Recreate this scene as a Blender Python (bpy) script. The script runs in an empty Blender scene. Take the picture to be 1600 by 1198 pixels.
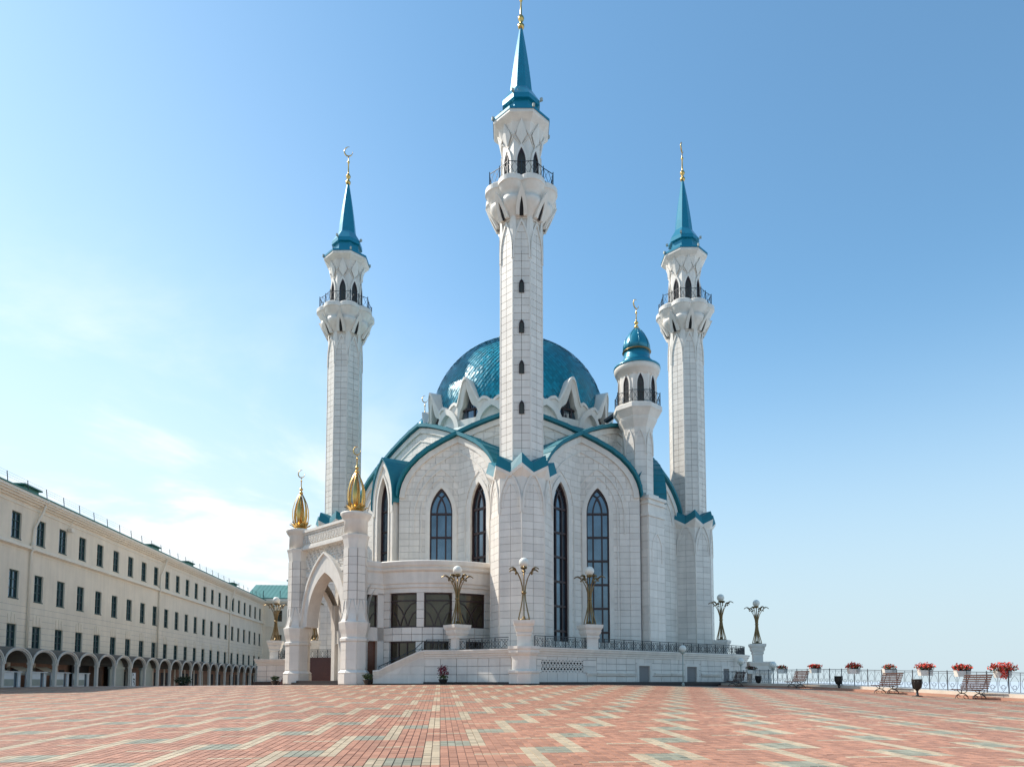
import bpy, math, random
from math import sin, cos, pi, radians, sqrt, atan2, exp, floor, tan, degrees
import numpy as np
from mathutils import Vector, Matrix
random.seed(7)
S = bpy.context.scene
COL = S.collection

# ------------------------------------------------------------------ camera
E = 1.4                                   # eye height; the ground under the camera is z = 0
FPX = 1100.0
cam_d = bpy.data.cameras.new('camera'); cam = bpy.data.objects.new('camera', cam_d); COL.objects.link(cam)
cam.location = (0, 0, E); cam.rotation_euler = (radians(94), 0, 0)
cam_d.sensor_fit = 'HORIZONTAL'; cam_d.sensor_width = 36; cam_d.lens = 36*FPX/1600
cam_d.shift_y = 387/1600.0; cam_d.clip_start = .1; cam_d.clip_end = 30000
S.camera = cam
S.view_settings.view_transform = 'Standard'; S.view_settings.look = 'None'
S.view_settings.exposure = 0.64; S.view_settings.gamma = 1; S.view_settings.use_curve_mapping = False

# ------------------------------------------------------------------ sun and sky
SUN_EL, SUN_AHEAD = radians(47), radians(20)       # sun to the left and a little ahead of the camera
sdir = Vector((-cos(SUN_AHEAD)*cos(SUN_EL), sin(SUN_AHEAD)*cos(SUN_EL), sin(SUN_EL)))
sl = bpy.data.lights.new('sun', 'SUN'); sl.energy = 3.55; sl.angle = radians(.53); sl.color = (1, .94, .85)
so = bpy.data.objects.new('sun', sl); COL.objects.link(so); so.rotation_euler = sdir.to_track_quat('Z', 'Y').to_euler()
so.location = sdir*200
W = bpy.data.worlds.new('World'); S.world = W; W.use_nodes = True
nt = W.node_tree; nt.nodes.clear(); L = nt.links.new
def N(t, **k):
    n = nt.nodes.new(t)
    for a, b in k.items(): setattr(n, a, b)
    return n
sky = N('ShaderNodeTexSky'); sky.sky_type = 'NISHITA'; sky.sun_disc = False
sky.sun_elevation = SUN_EL; sky.sun_rotation = atan2(sdir.x, sdir.y)
sky.air_density = 1.0; sky.dust_density = .35; sky.ozone_density = 1.0; sky.altitude = 60
tc = N('ShaderNodeTexCoord')
def M(op, a, b=None, c=None):
    n = N('ShaderNodeMath', operation=op)
    for i, v in enumerate((a, b, c)):
        if v is None: continue
        if isinstance(v, (int, float)): n.inputs[i].default_value = v
        else: L(v, n.inputs[i])
    return n.outputs[0]
sep = N('ShaderNodeSeparateXYZ'); L(tc.outputs['Generated'], sep.inputs[0])
# thin cloud sheet: project the direction on a plane overhead
zc = M('ADD', M('MAXIMUM', sep.outputs[2], 0.0), .12)
comb = N('ShaderNodeCombineXYZ'); L(M('DIVIDE', sep.outputs[0], zc), comb.inputs[0]); L(M('DIVIDE', sep.outputs[1], zc), comb.inputs[1])
nz = N('ShaderNodeTexNoise'); nz.inputs['Scale'].default_value = .85; nz.inputs['Detail'].default_value = 9; nz.inputs['Roughness'].default_value = .58; nz.inputs['Distortion'].default_value = .5
L(comb.outputs[0], nz.inputs['Vector'])
def MR(v, a, b, c=0., d=1.):
    n = N('ShaderNodeMapRange'); n.interpolation_type = 'SMOOTHERSTEP'; L(v, n.inputs[0])
    for i, x in enumerate((a, b, c, d)): n.inputs[i+1].default_value = x
    return n.outputs[0]
# the cloud field lies towards the sun (left), thinning to clear sky on the other side
dotn = N('ShaderNodeVectorMath', operation='DOT_PRODUCT'); L(tc.outputs['Generated'], dotn.inputs[0]); dotn.inputs[1].default_value = (-.93, .36, -.05)
side = MR(dotn.outputs['Value'], .12, .88)
low = MR(sep.outputs[2], .62, .08)
cl = M('MULTIPLY', M('MULTIPLY', MR(nz.outputs['Fac'], .40, .66), side), M('MULTIPLY', low, 1.15))
veil = M('MULTIPLY', M('MULTIPLY', side, MR(sep.outputs[2], .95, .05, .2, 1.)), .42)       # milky air round the sun side
hz = M('MULTIPLY', MR(sep.outputs[2], .52, -.04), .95)       # paler air near the horizon
mx = N('ShaderNodeMix', data_type='RGBA'); L(M('MINIMUM', M('ADD', cl, veil), .93), mx.inputs[0])
tint = N('ShaderNodeMix', data_type='RGBA', blend_type='MULTIPLY'); tint.inputs[0].default_value = 1; L(sky.outputs[0], tint.inputs[6]); tint.inputs[7].default_value = (.81, 1.10, 1.10, 1)
hm = N('ShaderNodeMix', data_type='RGBA'); L(hz, hm.inputs[0]); L(tint.outputs[2], hm.inputs[6]); hm.inputs[7].default_value = (3.15, 3.8, 4.25, 1)
L(hm.outputs[2], mx.inputs[6]); mx.inputs[7].default_value = (5.5, 5.8, 6.0, 1)
bg = N('ShaderNodeBackground'); bg.inputs[1].default_value = .128; L(mx.outputs[2], bg.inputs[0])
wo = N('ShaderNodeOutputWorld'); L(bg.outputs[0], wo.inputs[0])

# ------------------------------------------------------------------ materials
MAT = {}
def mat(name, col, rough=.6, metal=0., var=0., nscale=3., namt=.12, spec=.5, bump=0., bscale=20., coat=0., objrand=False, streak=0., emit=None):
    m = bpy.data.materials.new(name); m.use_nodes = True; t = m.node_tree; b = t.nodes['Principled BSDF']
    b.inputs['Roughness'].default_value = rough; b.inputs['Metallic'].default_value = metal
    b.inputs['Specular IOR Level'].default_value = spec
    if coat: b.inputs['Coat Weight'].default_value = coat; b.inputs['Coat Roughness'].default_value = .12
    def n(ty, **k):
        x = t.nodes.new(ty)
        for a, c in k.items(): setattr(x, a, c)
        return x
    def ma(op, a, c):
        x = n('ShaderNodeMath', operation=op)
        for i, v in enumerate((a, c)):
            if isinstance(v, (int, float)): x.inputs[i].default_value = v
            else: t.links.new(v, x.inputs[i])
        return x.outputs[0]
    geo = n('ShaderNodeNewGeometry')
    tcn = n('ShaderNodeTexCoord')
    no = n('ShaderNodeTexNoise'); no.inputs['Scale'].default_value = nscale; no.inputs['Detail'].default_value = 6; no.inputs['Roughness'].default_value = .62
    t.links.new(geo.outputs['Position'], no.inputs['Vector'])
    f = ma('ADD', 1 - namt*.5*1.0, ma('MULTIPLY', ma('SUBTRACT', no.outputs['Fac'], .25), namt*1.6))
    if streak:
        mp = n('ShaderNodeMapping'); mp.inputs['Scale'].default_value = (1.7, 1.7, .12); t.links.new(geo.outputs['Position'], mp.inputs[0])
        n2 = n('ShaderNodeTexNoise'); n2.inputs['Scale'].default_value = 1.6; n2.inputs['Detail'].default_value = 5; t.links.new(mp.outputs[0], n2.inputs['Vector'])
        f = ma('MULTIPLY', f, ma('SUBTRACT', 1 + streak*.45, ma('MULTIPLY', n2.outputs['Fac'], streak)))
    if var:
        r = geo.outputs['Random Per Island']
        if objrand:
            oi = n('ShaderNodeObjectInfo'); r = ma('FRACT', ma('ADD', r, oi.outputs['Random']), 0)
        f = ma('MULTIPLY', f, ma('ADD', 1-var, ma('MULTIPLY', r, 2*var)))
    vm = n('ShaderNodeVectorMath', operation='SCALE'); vm.inputs[0].default_value = col[:3]; t.links.new(f, vm.inputs['Scale'])
    t.links.new(vm.outputs[0], b.inputs['Base Color'])
    if bump:
        n3 = n('ShaderNodeTexNoise'); n3.inputs['Scale'].default_value = bscale; n3.inputs['Detail'].default_value = 4; t.links.new(geo.outputs['Position'], n3.inputs['Vector'])
        bp = n('ShaderNodeBump'); bp.inputs['Strength'].default_value = bump; bp.inputs['Distance'].default_value = .03; t.links.new(n3.outputs['Fac'], bp.inputs['Height']); t.links.new(bp.outputs[0], b.inputs['Normal'])
    if emit: b.inputs['Emission Color'].default_value = (*emit[0], 1); b.inputs['Emission Strength'].default_value = emit[1]
    MAT[name] = m
    return m
mat('stone', (.78, .715, .635), .55, var=.07, nscale=.7, namt=.18, streak=.26, bump=.08, bscale=8, objrand=True)
mat('stone_trim', (.78, .72, .64), .5, nscale=1.2, namt=.22, streak=.26, bump=.06)
mat('stone_carved', (.74, .69, .62), .6, nscale=4, namt=.35, streak=.15, bump=.5, bscale=9)
mat('joint', (.25, .235, .225), .85, nscale=2)
mat('roof_teal', (.004, .165, .21), .5, metal=.0, nscale=.9, namt=.35, coat=0)
mat('spire_teal', (.005, .20, .29), .28, metal=.25, var=.12, nscale=1.5, namt=.2, coat=.35)
mat('dome_teal', (.006, .25, .34), .36, metal=.05, var=.28, nscale=.5, namt=.22, coat=.12)
mat('gold', (.66, .42, .14), .27, metal=1., nscale=4, namt=.15)
mat('bronze', (.26, .18, .085), .36, metal=.85, nscale=9, namt=.5)
mat('globe', (.82, .79, .70), .35, nscale=2, namt=.05)
mat('iron', (.018, .024, .03), .45, nscale=8, namt=.3)
mat('frame', (.035, .014, .014), .4, nscale=4, namt=.3)
mat('glass', (.13, .18, .225), .04, metal=.75, nscale=.6, namt=.7, var=.3, bump=.06, bscale=.7)
mat('dark_glass', (.085, .068, .045), .05, metal=.45, nscale=.5, namt=.9, bump=.06, bscale=.6)  # warm tone stands in for the reflection of a building opposite
mat('void', (.012, .011, .012), .8)
mat('door_wood', (.16, .055, .025), .4, nscale=5, namt=.6)
mat('granite', (.035, .027, .027), .45, nscale=8, namt=.4)
mat('step_granite', (.10, .045, .04), .55, nscale=6, namt=.4)
mat('plaster', (.84, .735, .585), .8, nscale=.5, namt=.2, streak=.24, bump=.05)
mat('plaster_trim', (.84, .76, .63), .75, nscale=1, namt=.12, streak=.1)
mat('green_roof', (.035, .17, .12), .45, nscale=.6, namt=.3, coat=.1)
mat('green_frame', (.018, .06, .055), .5, nscale=3)
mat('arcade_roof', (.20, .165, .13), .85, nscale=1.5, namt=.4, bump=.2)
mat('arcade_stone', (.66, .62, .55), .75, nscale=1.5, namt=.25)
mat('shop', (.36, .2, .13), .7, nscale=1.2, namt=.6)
mat('shop_dark', (.03, .025, .025), .6)
mat('shutter', (.42, .44, .38), .5, nscale=2, namt=.2)
mat('white_board', (.72, .74, .74), .5, nscale=3, namt=.12)
mat('blue_grey', (.13, .18, .22), .6)
mat('awning', (.72, .68, .56), .7)
mat('black_ink', (.02, .02, .02), .6)
mat('paver_red', (.44, .208, .128), .6, spec=.35, var=.19, nscale=.22, namt=.42, objrand=True, bump=.25, bscale=60)
mat('paver_cream', (.505, .39, .255), .6, spec=.35, var=.14, nscale=.22, namt=.4, objrand=True, bump=.25, bscale=60)
mat('paver_green', (.30, .285, .205), .6, spec=.35, var=.17, nscale=.22, namt=.4, objrand=True, bump=.25, bscale=60)
mat('grout', (.20, .15, .125), .9, nscale=2, namt=.3)
mat('kerb_stone', (.60, .52, .42), .7, nscale=1.5, namt=.25, var=.06)
mat('kerb_red', (.42, .22, .15), .75, nscale=1.5, namt=.3)
mat('slat_wood', (.075, .032, .022), .8, var=.25, nscale=6, namt=.4, spec=.15)
mat('rail_grey', (.10, .11, .12), .5)
mat('bin_black', (.014, .013, .012), .4)
mat('flower_red', (.68, .06, .03), .6, var=.45, nscale=6, namt=.3)
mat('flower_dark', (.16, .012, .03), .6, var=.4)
mat('leaf_green', (.06, .10, .025), .6, var=.45)
mat('shrub_dark', (.03, .055, .02), .6, var=.4)
mat('planter', (.76, .72, .64), .6, nscale=5)
mat('earth', (.10, .11, .06), .9, nscale=.05, namt=.5)
mat('far_pave', (.44, .30, .225), .6, nscale=.3, namt=.3)
mat('pale_green_roof', (.10, .25, .20), .4, nscale=.6, namt=.3)
mw = mat('water', (.56, .60, .63), .35, nscale=.01, namt=.2)  # pale base colour stands in for haze over the distant water

# ------------------------------------------------------------------ mesh builder
class MB:
    def __init__(s): s.v = []; s.f = []; s.m = []; s.sm = []
    def add(s, vs, fs, mi=0, smooth=False):
        o = len(s.v); s.v.extend([tuple(v) for v in vs])
        for f in fs: s.f.append(tuple(o+i for i in f)); s.m.append(mi); s.sm.append(smooth)
    def quad(s, a, b, c, d, mi=0): s.add((a, b, c, d), ((0, 1, 2, 3),), mi)
    def box(s, c, size, rz=0., mi=0, M4=None):
        x, y, z = [q*.5 for q in size]
        p = [(-x,-y,-z),(x,-y,-z),(x,y,-z),(-x,y,-z),(-x,-y,z),(x,-y,z),(x,y,z),(-x,y,z)]
        if M4 is not None: p = [M4 @ Vector(q) for q in p]
        else:
            cr, sr = cos(rz), sin(rz)
            p = [(c[0]+q[0]*cr-q[1]*sr, c[1]+q[0]*sr+q[1]*cr, c[2]+q[2]) for q in p]
        s.add(p, ((3,2,1,0),(4,5,6,7),(0,1,5,4),(1,2,6,5),(2,3,7,6),(3,0,4,7)), mi)
    def loft(s, rings, mi=0, smooth=False, cap0=False, cap1=False, closed=True):
        n = len(rings[0]); vs = [p for r in rings for p in r]; fs = []
        for k in range(len(rings)-1):
            for i in range(n if closed else n-1):
                j = (i+1) % n
                fs.append((k*n+i, k*n+j, (k+1)*n+j, (k+1)*n+i))
        if cap0: fs.append(tuple(range(n-1, -1, -1)))
        if cap1: fs.append(tuple((len(rings)-1)*n+i for i in range(n)))
        s.add(vs, fs, mi, smooth)
    def lathe(s, prof, n=16, ph=0., c=(0, 0), mi=0, smooth=True, cap0=True, cap1=True):
        rings = [[(c[0]+r*cos(ph+2*pi*i/n), c[1]+r*sin(ph+2*pi*i/n), z) for i in range(n)] for z, r in prof]
        s.loft(rings, mi, smooth, cap0, cap1)
    def tube(s, path, r, n=6, mi=0, smooth=True):
        rings = []; P = [Vector(p) for p in path]
        for i, p in enumerate(P):
            d = (P[min(i+1, len(P)-1)] - P[max(i-1, 0)]).normalized()
            a = Vector((0, 0, 1)) if abs(d.z) < .9 else Vector((1, 0, 0))
            x = d.cross(a).normalized(); y = d.cross(x)
            rr = r[i] if isinstance(r, (list, tuple)) else r
            rings.append([p + x*(rr*cos(2*pi*k/n)) + y*(rr*sin(2*pi*k/n)) for k in range(n)])
        s.loft(rings, mi, smooth, True, True)
    def bar(s, a, b, w, h, mi=0):        # straight bar of rectangular section
        a, b = Vector(a), Vector(b); d = (b-a).normalized(); up = Vector((0, 0, 1)) if abs(d.z) < .95 else Vector((0, 1, 0))
        x = d.cross(up).normalized()*(w/2); y = x.cross(d).normalized()*(h/2)
        s.loft([[p-x-y, p+x-y, p+x+y, p-x+y] for p in (a, b)], mi, False, True, True)
    def sphere(s, c, r, n=16, m=10, mi=0):
        s.lathe([(c[2]-r*cos(pi*(k+.02)/(m+.04)), r*sin(pi*(k+.02)/(m+.04))) for k in range(m+1)], n, 0, c[:2], mi)
    def build(s, name, mats, parent=None, loc=None, rz=0.):
        me = bpy.data.meshes.new(name); me.from_pydata(s.v, [], s.f)
        if isinstance(mats, str): mats = [mats]
        for q in mats: me.materials.append(MAT[q])
        if len(mats) > 1: me.polygons.foreach_set('material_index', s.m)
        if any(s.sm): me.polygons.foreach_set('use_smooth', s.sm)
        me.update()
        return link(name, me, parent, loc, rz)
def link(name, me, parent=None, loc=None, rz=0.):
    o = bpy.data.objects.new(name, me); COL.objects.link(o)
    if parent is not None: o.parent = parent
    if loc is not None: o.location = loc
    o.rotation_euler = (0, 0, rz)
    return o
def tag(o, label=None, cat=None, group=None, kind=None):
    if label: o['label'] = label
    if cat: o['category'] = cat
    if group: o['group'] = group
    if kind: o['kind'] = kind
    return o
def empty(name, loc=(0, 0, 0), rz=0., parent=None): return link(name, None, parent, loc, rz)
def tree_copy(o, parent=None):
    c = o.copy(); COL.objects.link(c)
    if parent is not None: c.parent = parent
    for ch in list(o.children): tree_copy(ch, c)
    return c
def poly_arch(hw, z0, zs, ha, n=10, off=0.):
    """Pointed arch outline from the foot left, over the apex, to the foot right; off grows it outward."""
    R = (ha*ha+hw*hw)/(2*hw); Ro = R+off; cx = R-hw
    pts = [(-hw-off, z0)]
    za = sqrt(max(Ro*Ro-cx*cx, 0)); a1 = atan2(za, cx)
    left = [(cx-Ro*cos(a1*k/n), zs+Ro*sin(a1*k/n)) for k in range(n+1)]
    return pts+left+[(-x, z) for x, z in reversed(left[:-1])]+[(hw+off, z0)]
def arch_hw(z, hw, zs, ha):
    if z <= zs: return hw
    if z >= zs+ha: return 0.
    R = (ha*ha+hw*hw)/(2*hw); return max(0., sqrt(max(R*R-(z-zs)**2, 0))-(R-hw))
class Frame:                                   # flat wall frame: u along, z up, d out
    def __init__(s, o, ang): s.o = Vector((o[0], o[1], 0)); s.u = Vector((cos(ang), sin(ang), 0)); s.n = Vector((sin(ang), -cos(ang), 0))
    def __call__(s, u, z, d=0.): q = s.o+s.u*u+s.n*d; return (q.x, q.y, z)
class Arc:                                     # round wall: u is arc length from the -Y side
    def __init__(s, c, r): s.c = c; s.r = r
    def __call__(s, u, z, d=0.): a = u/s.r; return (s.c[0]+(s.r+d)*sin(a), s.c[1]-(s.r+d)*cos(a), z)
def strip(mb, fr, a, b, d0, d1, mi=0):
    """Raised moulding between two outlines a and b (same length), from depth d0 out to d1."""
    n = len(a); A0 = [fr(*p, d0) for p in a]; A1 = [fr(*p, d1) for p in a]; B1 = [fr(*p, d1) for p in b]; B0 = [fr(*p, d0) for p in b]
    fs = []
    for i in range(n-1):
        for k in range(3): fs.append((k*n+i, k*n+i+1, (k+1)*n+i+1, (k+1)*n+i))
    fs += [(0, n, 2*n, 3*n), (4*n-1, 3*n-1, 2*n-1, n-1)]
    mb.add(A0+A1+B1+B0, fs, mi)
def panel(mb, fr, pts, d, mi=0): mb.add([fr(*p, d) for p in pts], (tuple(range(len(pts))),), mi)
def slab(fr, a0, a1, b0, b1, z0, z1, d0, d1):
    p = [fr(a0, z0, d1), fr(a1, z0, d1), fr(b1, z1, d1), fr(b0, z1, d1), fr(a0, z0, d0), fr(a1, z0, d0), fr(b1, z1, d0), fr(b0, z1, d0)]
    return p
SLABF = ((0,1,2,3),(4,5,1,0),(5,6,2,1),(6,7,3,2),(7,4,0,3))
def clad(fr, z0, z1, rh, iv, sw, d0, d1, gap=.021, rnd=.0):
    """Rows of stone slabs; iv(z) gives the free intervals at height z. Returns lists of eight corners."""
    out = []; nr = max(1, round((z1-z0)/rh)); h = (z1-z0)/nr
    for r in range(nr):
        a, b = z0+r*h+gap/2, z0+(r+1)*h-gap/2
        I0, I1 = iv(a), iv(b)
        if len(I0) != len(I1):
            Im = iv((a+b)/2)
            if len(I0) != len(Im): I0 = Im
            if len(I1) != len(Im): I1 = Im
            if len(I0) != len(I1): I0 = I1 = Im
        for (l0, r0), (l1, r1) in zip(I0, I1):
            w0, w1 = r0-l0, r1-l1
            if max(w0, w1) < .06: continue
            lo = min(l0, l1); hi = max(r0, r1)
            n = max(1, round((hi-lo)/sw)); st = (hi-lo)/n
            cuts = [lo+st*k for k in range(n+1)]
            for k in range(len(cuts)-1):
                c0, c1 = cuts[k]+gap/2, cuts[k+1]-gap/2
                A0, A1 = max(c0, l0), min(c1, r0); B0, B1 = max(c0, l1), min(c1, r1)
                if A1 <= A0: A0 = A1 = min(max((c0+c1)/2, l0), r0)
                if B1 <= B0: B0 = B1 = min(max((c0+c1)/2, l1), r1)
                if (A1-A0)+(B1-B0) < .08: continue
                out.append(slab(fr, A0, A1, B0, B1, a, b, d0, d1+random.uniform(-rnd, rnd)))
    return out
def put(mb, slabs, mi=0):
    for p in slabs: mb.add(p, SLABF, mi)

# ------------------------------------------------------------------ ground
def g(x, y):
    z = .0245*min(y, 46.)
    if y > 55: z -= .007*(min(y, 140)-55)
    return z - .018*max(0., x-6) - .006*max(0., min(-x, 60)-6)
AX = Vector((-.1018, 1, 0)).normalized(); RT = Vector((AX.y, -AX.x, 0))     # plaza axis and its right
def rail_x(y): return 23.2-.2056*(y-32)
def left_x(y): return -36.5-.1018*(y-50)
C0 = (.6, 68.3)                                                            # centre of the mosque
# ------------------------------------------------------------------ plaza, water, land beyond
xs = [-9000, -2500, -700, -260, -160] + list(np.linspace(-110, 60, 69)) + [66, 80, 140, 400, 1500, 9000]
def land():
    b = MB(); ys = [-400, -60, -20] + list(np.linspace(-10, 150, 65)) + [158, 170, 190, 240, 420, 1500, 5000, 12000]
    n = len(ys); pts = []
    for x in xs:
        for y in ys:
            z = g(x, min(max(y, -20), 150)) - .013
            e = max(x-(rail_x(min(max(y, -50), 75))+3.2), 0, y-152)
            if e > 0: z = max(-26, z-.9-e*.9)
            elif x > rail_x(min(max(y, -50), 75))+.35: z -= .35
            if x < -120: z -= min(26+z, (-x-120)*.2)
            pts.append((x, y, z))
    fs = [(i*n+j, (i+1)*n+j, (i+1)*n+j+1, i*n+j+1) for i in range(len(xs)-1) for j in range(n-1)]
    b.add(pts, fs, 0)
    for k, f in enumerate(b.f):
        c = [sum(b.v[i][q] for i in f)/4 for q in range(3)]
        b.m[k] = 0 if (-60 < c[0] < rail_x(min(max(c[1], -50), 75))+3.4 and -100 < c[1] < 152) else 1
    return tag(b.build('plaza', ['grout', 'earth']), 'paved plaza sloping gently up to the mosque', kind='structure')
plaza = land()
b = MB(); b.quad((-14000, -14000, -22), (14000, -14000, -22), (14000, 14000, -22), (-14000, 14000, -22))
tag(b.build('river', 'water'), 'river far below the terrace railing, coloured pale for haze', kind='structure')

# pavers: one square module w; colours follow a diagonal lattice of green blocks between cream bars
PW = .1316
G0 = Vector((-1.256, 12.42, 0)) - AX*(2.75*PW)
def build_pavers():
    U0, U1, V0, V1 = -420, 330, -30, 290
    nu, nv = U1-U0, V1-V0
    colr = np.zeros((nu, nv), np.int8)                       # 0 red 1 cream 2 green
    gens = [(6*i+12*k, 17*i-8*k) for k in range(-90, 90) for i in range(-90, 90)]
    def fill(u0, u1, v0, v1, c):
        a, b_, c0, d = max(u0-U0, 0), min(u1-U0, nu), max(v0-V0, 0), min(v1-V0, nv)
        if a < b_ and c0 < d: colr[a:b_, c0:d] = c
    gens = [q for q in gens if U0-30 < q[0] < U1+30 and V0-40 < q[1] < V1+40]
    for u, v in gens: fill(u-8, u-2, v-1, v, 1)              # thin course below each green block
    for u, v in gens: fill(u-2, u, v-17, v+6, 1)
    for u, v in gens: fill(u, u+4, v, v+6, 2)
    cells = []
    for iu in range(nu):
        col = colr[iu]; j = (iu*7) % 2
        if j: cells.append((iu, 0, 1, col[0]))
        while j < nv:
            ln = 2 if j+1 < nv and col[j+1] == col[j] else 1
            cells.append((iu, j, ln, col[j])); j += ln
    A = np.array(cells, float)
    cu = A[:, 0]+U0+.5; cv = A[:, 1]+V0+A[:, 2]/2
    X = G0.x + (RT.x*cu+AX.x*cv)*PW; Y = G0.y + (RT.y*cu+AX.y*cv)*PW
    fr = (np.abs(X) < .76*np.maximum(Y, 0)+7.5) & (Y > 6.0) & (Y < 46.0)
    kx = 23.2-.2056*(Y-32)
    fr &= (X < kx-.25) & (X > -36.5-.1018*(Y-50)+2.2)
    fr &= ~((Y > 46.6-.1+.78*np.abs(X-.8)) & (np.abs(X-.8) < 7))     # stops at the terrace
    A = A[fr]; X = X[fr]; Y = Y[fr]
    rs = np.random.RandomState(3)
    dist = np.hypot(X, Y); vis = (np.abs(X) < .728*Y*.99) & (Y > 9.9)
    order = np.argsort(np.where(vis, dist, 1e9))
    single = np.zeros(len(A), bool); single[order[:300]] = True
    # slope frame per paver
    def corners(idx, inset, dz):
        x, y = X[idx], Y[idx]; hl = A[idx, 2]*PW/2-inset; hw = PW/2-inset
        P = []
        for su, sv in ((-1, -1), (1, -1), (1, 1), (-1, 1)):
            px = x+RT.x*su*hw+AX.x*sv*hl; py = y+RT.y*su*hw+AX.y*sv*hl
            pz = .0245*np.minimum(py, 46)-.018*np.maximum(0, px-6)-.006*np.maximum(0, np.minimum(-px, 60)-6)
            P.append(np.stack([px, py, pz+dz], 1))
        return P
    near = np.where(~single & (Y < 20))[0]; far = np.where(~single & (Y >= 20))[0]
    jz = rs.normal(0, .0011, len(A))
    def mesh(name, idx, chamfer):
        if chamfer:
            T = corners(idx, .0085, jz[idx]); Bm = corners(idx, .0045, jz[idx]-.012)
            V = np.stack(T+Bm, 1).reshape(-1, 3)
            base = (np.arange(len(idx))*8)[:, None, None]
            F = np.array(SLABF)[None]+base; m = np.repeat(A[idx, 3].astype(int), 5)
        else:
            T = corners(idx, .005, jz[idx]*1.2)
            V = np.stack(T, 1).reshape(-1, 3)
            F = (np.arange(len(idx))*4)[:, None, None]+np.array([[0, 1, 2, 3]])[None]; m = A[idx, 3].astype(int)
        F = F.reshape(-1, 4)
        me = bpy.data.meshes.new(name); me.vertices.add(len(V)); me.vertices.foreach_set('co', V.ravel())
        me.loops.add(F.size); me.loops.foreach_set('vertex_index', F.ravel().astype(np.int32))
        me.polygons.add(len(F)); me.polygons.foreach_set('loop_start', np.arange(0, F.size, 4, dtype=np.int32))
        for q in ('paver_red', 'paver_cream', 'paver_green'): me.materials.append(MAT[q])
        me.polygons.foreach_set('use_smooth', np.zeros(len(F), bool)); me.polygons.foreach_set('material_index', m.astype(np.int32)); me.update(calc_edges=True)
        o = link(name, me, plaza); o['kind'] = 'stuff'; return o
    mesh('paving', near, True); mesh('far_paving', far, False)
    lib = {}
    sl_ = atan2(.0245, 1)
    for i in np.where(single)[0]:
        key = (int(A[i, 2]), int(A[i, 3]))
        if key not in lib:
            hl, hw = A[i, 2]*PW/2, PW/2
            q = MB(); a, c = .0085, .0045
            q.add([(-hw+a, -hl+a, 0), (hw-a, -hl+a, 0), (hw-a, hl-a, 0), (-hw+a, hl-a, 0), (-hw+c, -hl+c, -.012), (hw-c, -hl+c, -.012), (hw-c, hl-c, -.012), (-hw+c, hl-c, -.012)], SLABF)
            me = bpy.data.meshes.new('paver'); me.from_pydata(q.v, [], q.f); me.materials.append(MAT[('paver_red', 'paver_cream', 'paver_green')[key[1]]]); lib[key] = me
        o = link('paver', lib[key], plaza); o.location = (X[i], Y[i], .0245*Y[i]-.018*max(0, X[i]-6)-.006*max(0, -X[i]-6)+jz[i])
        o.rotation_euler = (sl_, 0, atan2(AX.y, AX.x)-pi/2)
build_pavers()
# beyond the pavers the same plaza runs on as a plain sheet
b = MB()
ys = [46.0, 50, 55, 62, 70, 80, 95, 110, 126, 150]
rows = []
for y in ys:
    xs2 = np.linspace(left_x(y)+2.2, 24 if y > 50 else rail_x(y)-.25, 24)
    rows.append([(x, y, g(x, y)-.001) for x in xs2])
b.loft(rows, 0, False, closed=False)
tag(b.build('far_plaza', 'far_pave'), 'far strip of the plaza running back between the buildings', kind='structure')

# kerb and land edge under the right-hand railing
b = MB()
ky = list(np.linspace(14, 60.4, 25))
for o0, o1, zz, mi in ((-.28, .32, .30, 0), (-.62, -.283, .13, 1)):
    rr = []
    for y in ky:
        xx = rail_x(y); z = g(xx-.5, y)
        rr.append([(xx+o0, y, z-.3), (xx+o0, y, z+zz), (xx+o1, y, z+zz), (xx+o1, y, z-.6)])
    b.loft(rr, mi, False, closed=False)
tag(b.build('kerb', ['kerb_stone', 'kerb_red']), 'pale stone kerb carrying the plaza railing', kind='structure')

# ------------------------------------------------------------------ mosque: minarets
mosque = empty('mosque', (C0[0], C0[1], 1.1))
tag(mosque, 'white stone mosque with turquoise dome and four tall minarets behind the plaza', 'mosque')
MO = Vector((C0[0], C0[1], 1.1))
def mroot(o):                                  # parts are built in world coordinates
    o.matrix_parent_inverse = Matrix.Translation(-MO); return o
def ring8(ap, z, vf=False, n=8):
    R = ap/cos(pi/8); ph = -pi/2+(0 if vf else pi/8)
    return [(R*cos(ph+2*pi*i/8), R*sin(ph+2*pi*i/8), z) for i in range(8)]
def faces8(ap, vf=False):
    for k in range(8):
        th = -pi/2+(pi/8 if vf else 0)+k*pi/4
        yield Frame((ap*cos(th), ap*sin(th)), th+pi/2)
def lobed(prof, n=96, th0=-pi/2):
    return [[((r+a*abs(sin(4*(2*pi*i/n-th0)))**.8)*cos(2*pi*i/n), (r+a*abs(sin(4*(2*pi*i/n-th0)))**.8)*sin(2*pi*i/n), z) for i in range(n)] for z, r, a in prof]
def crescent(b, c, r, t=.09, mi=0):            # open ring in the XZ plane, thick in the middle, tips to upper right
    path = []; rad = []
    for k in range(21):
        a = radians(75+k*(285-0)/20.); path.append((c[0]+r*cos(a)*.86, c[1], c[2]+r*sin(a))); rad.append(.012+t*.55*sin(pi*k/20))
    b.tube(path, rad, 6, mi)
def finial(z0, h, k=1.):                       # gold balls on a rod, height h up to the crescent's centre
    b = MB()
    pr = [(0, .17), (.12, .24), (.28, .26), (.42, .14), (.55, .09), (.72, .2), (.86, .25), (1.0, .2), (1.14, .09), (1.25, .075), (2.25, .06), (2.33, .12), (2.42, .13), (2.5, .07), (2.6, .05), (3.05, .035)]
    s = h/3.6
    b.lathe([(z0+z*s, r*k) for z, r in pr], 12); crescent(b, (0, 0, z0+3.05*s+.5*k), .5*k, .11*k)
    return b
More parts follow.
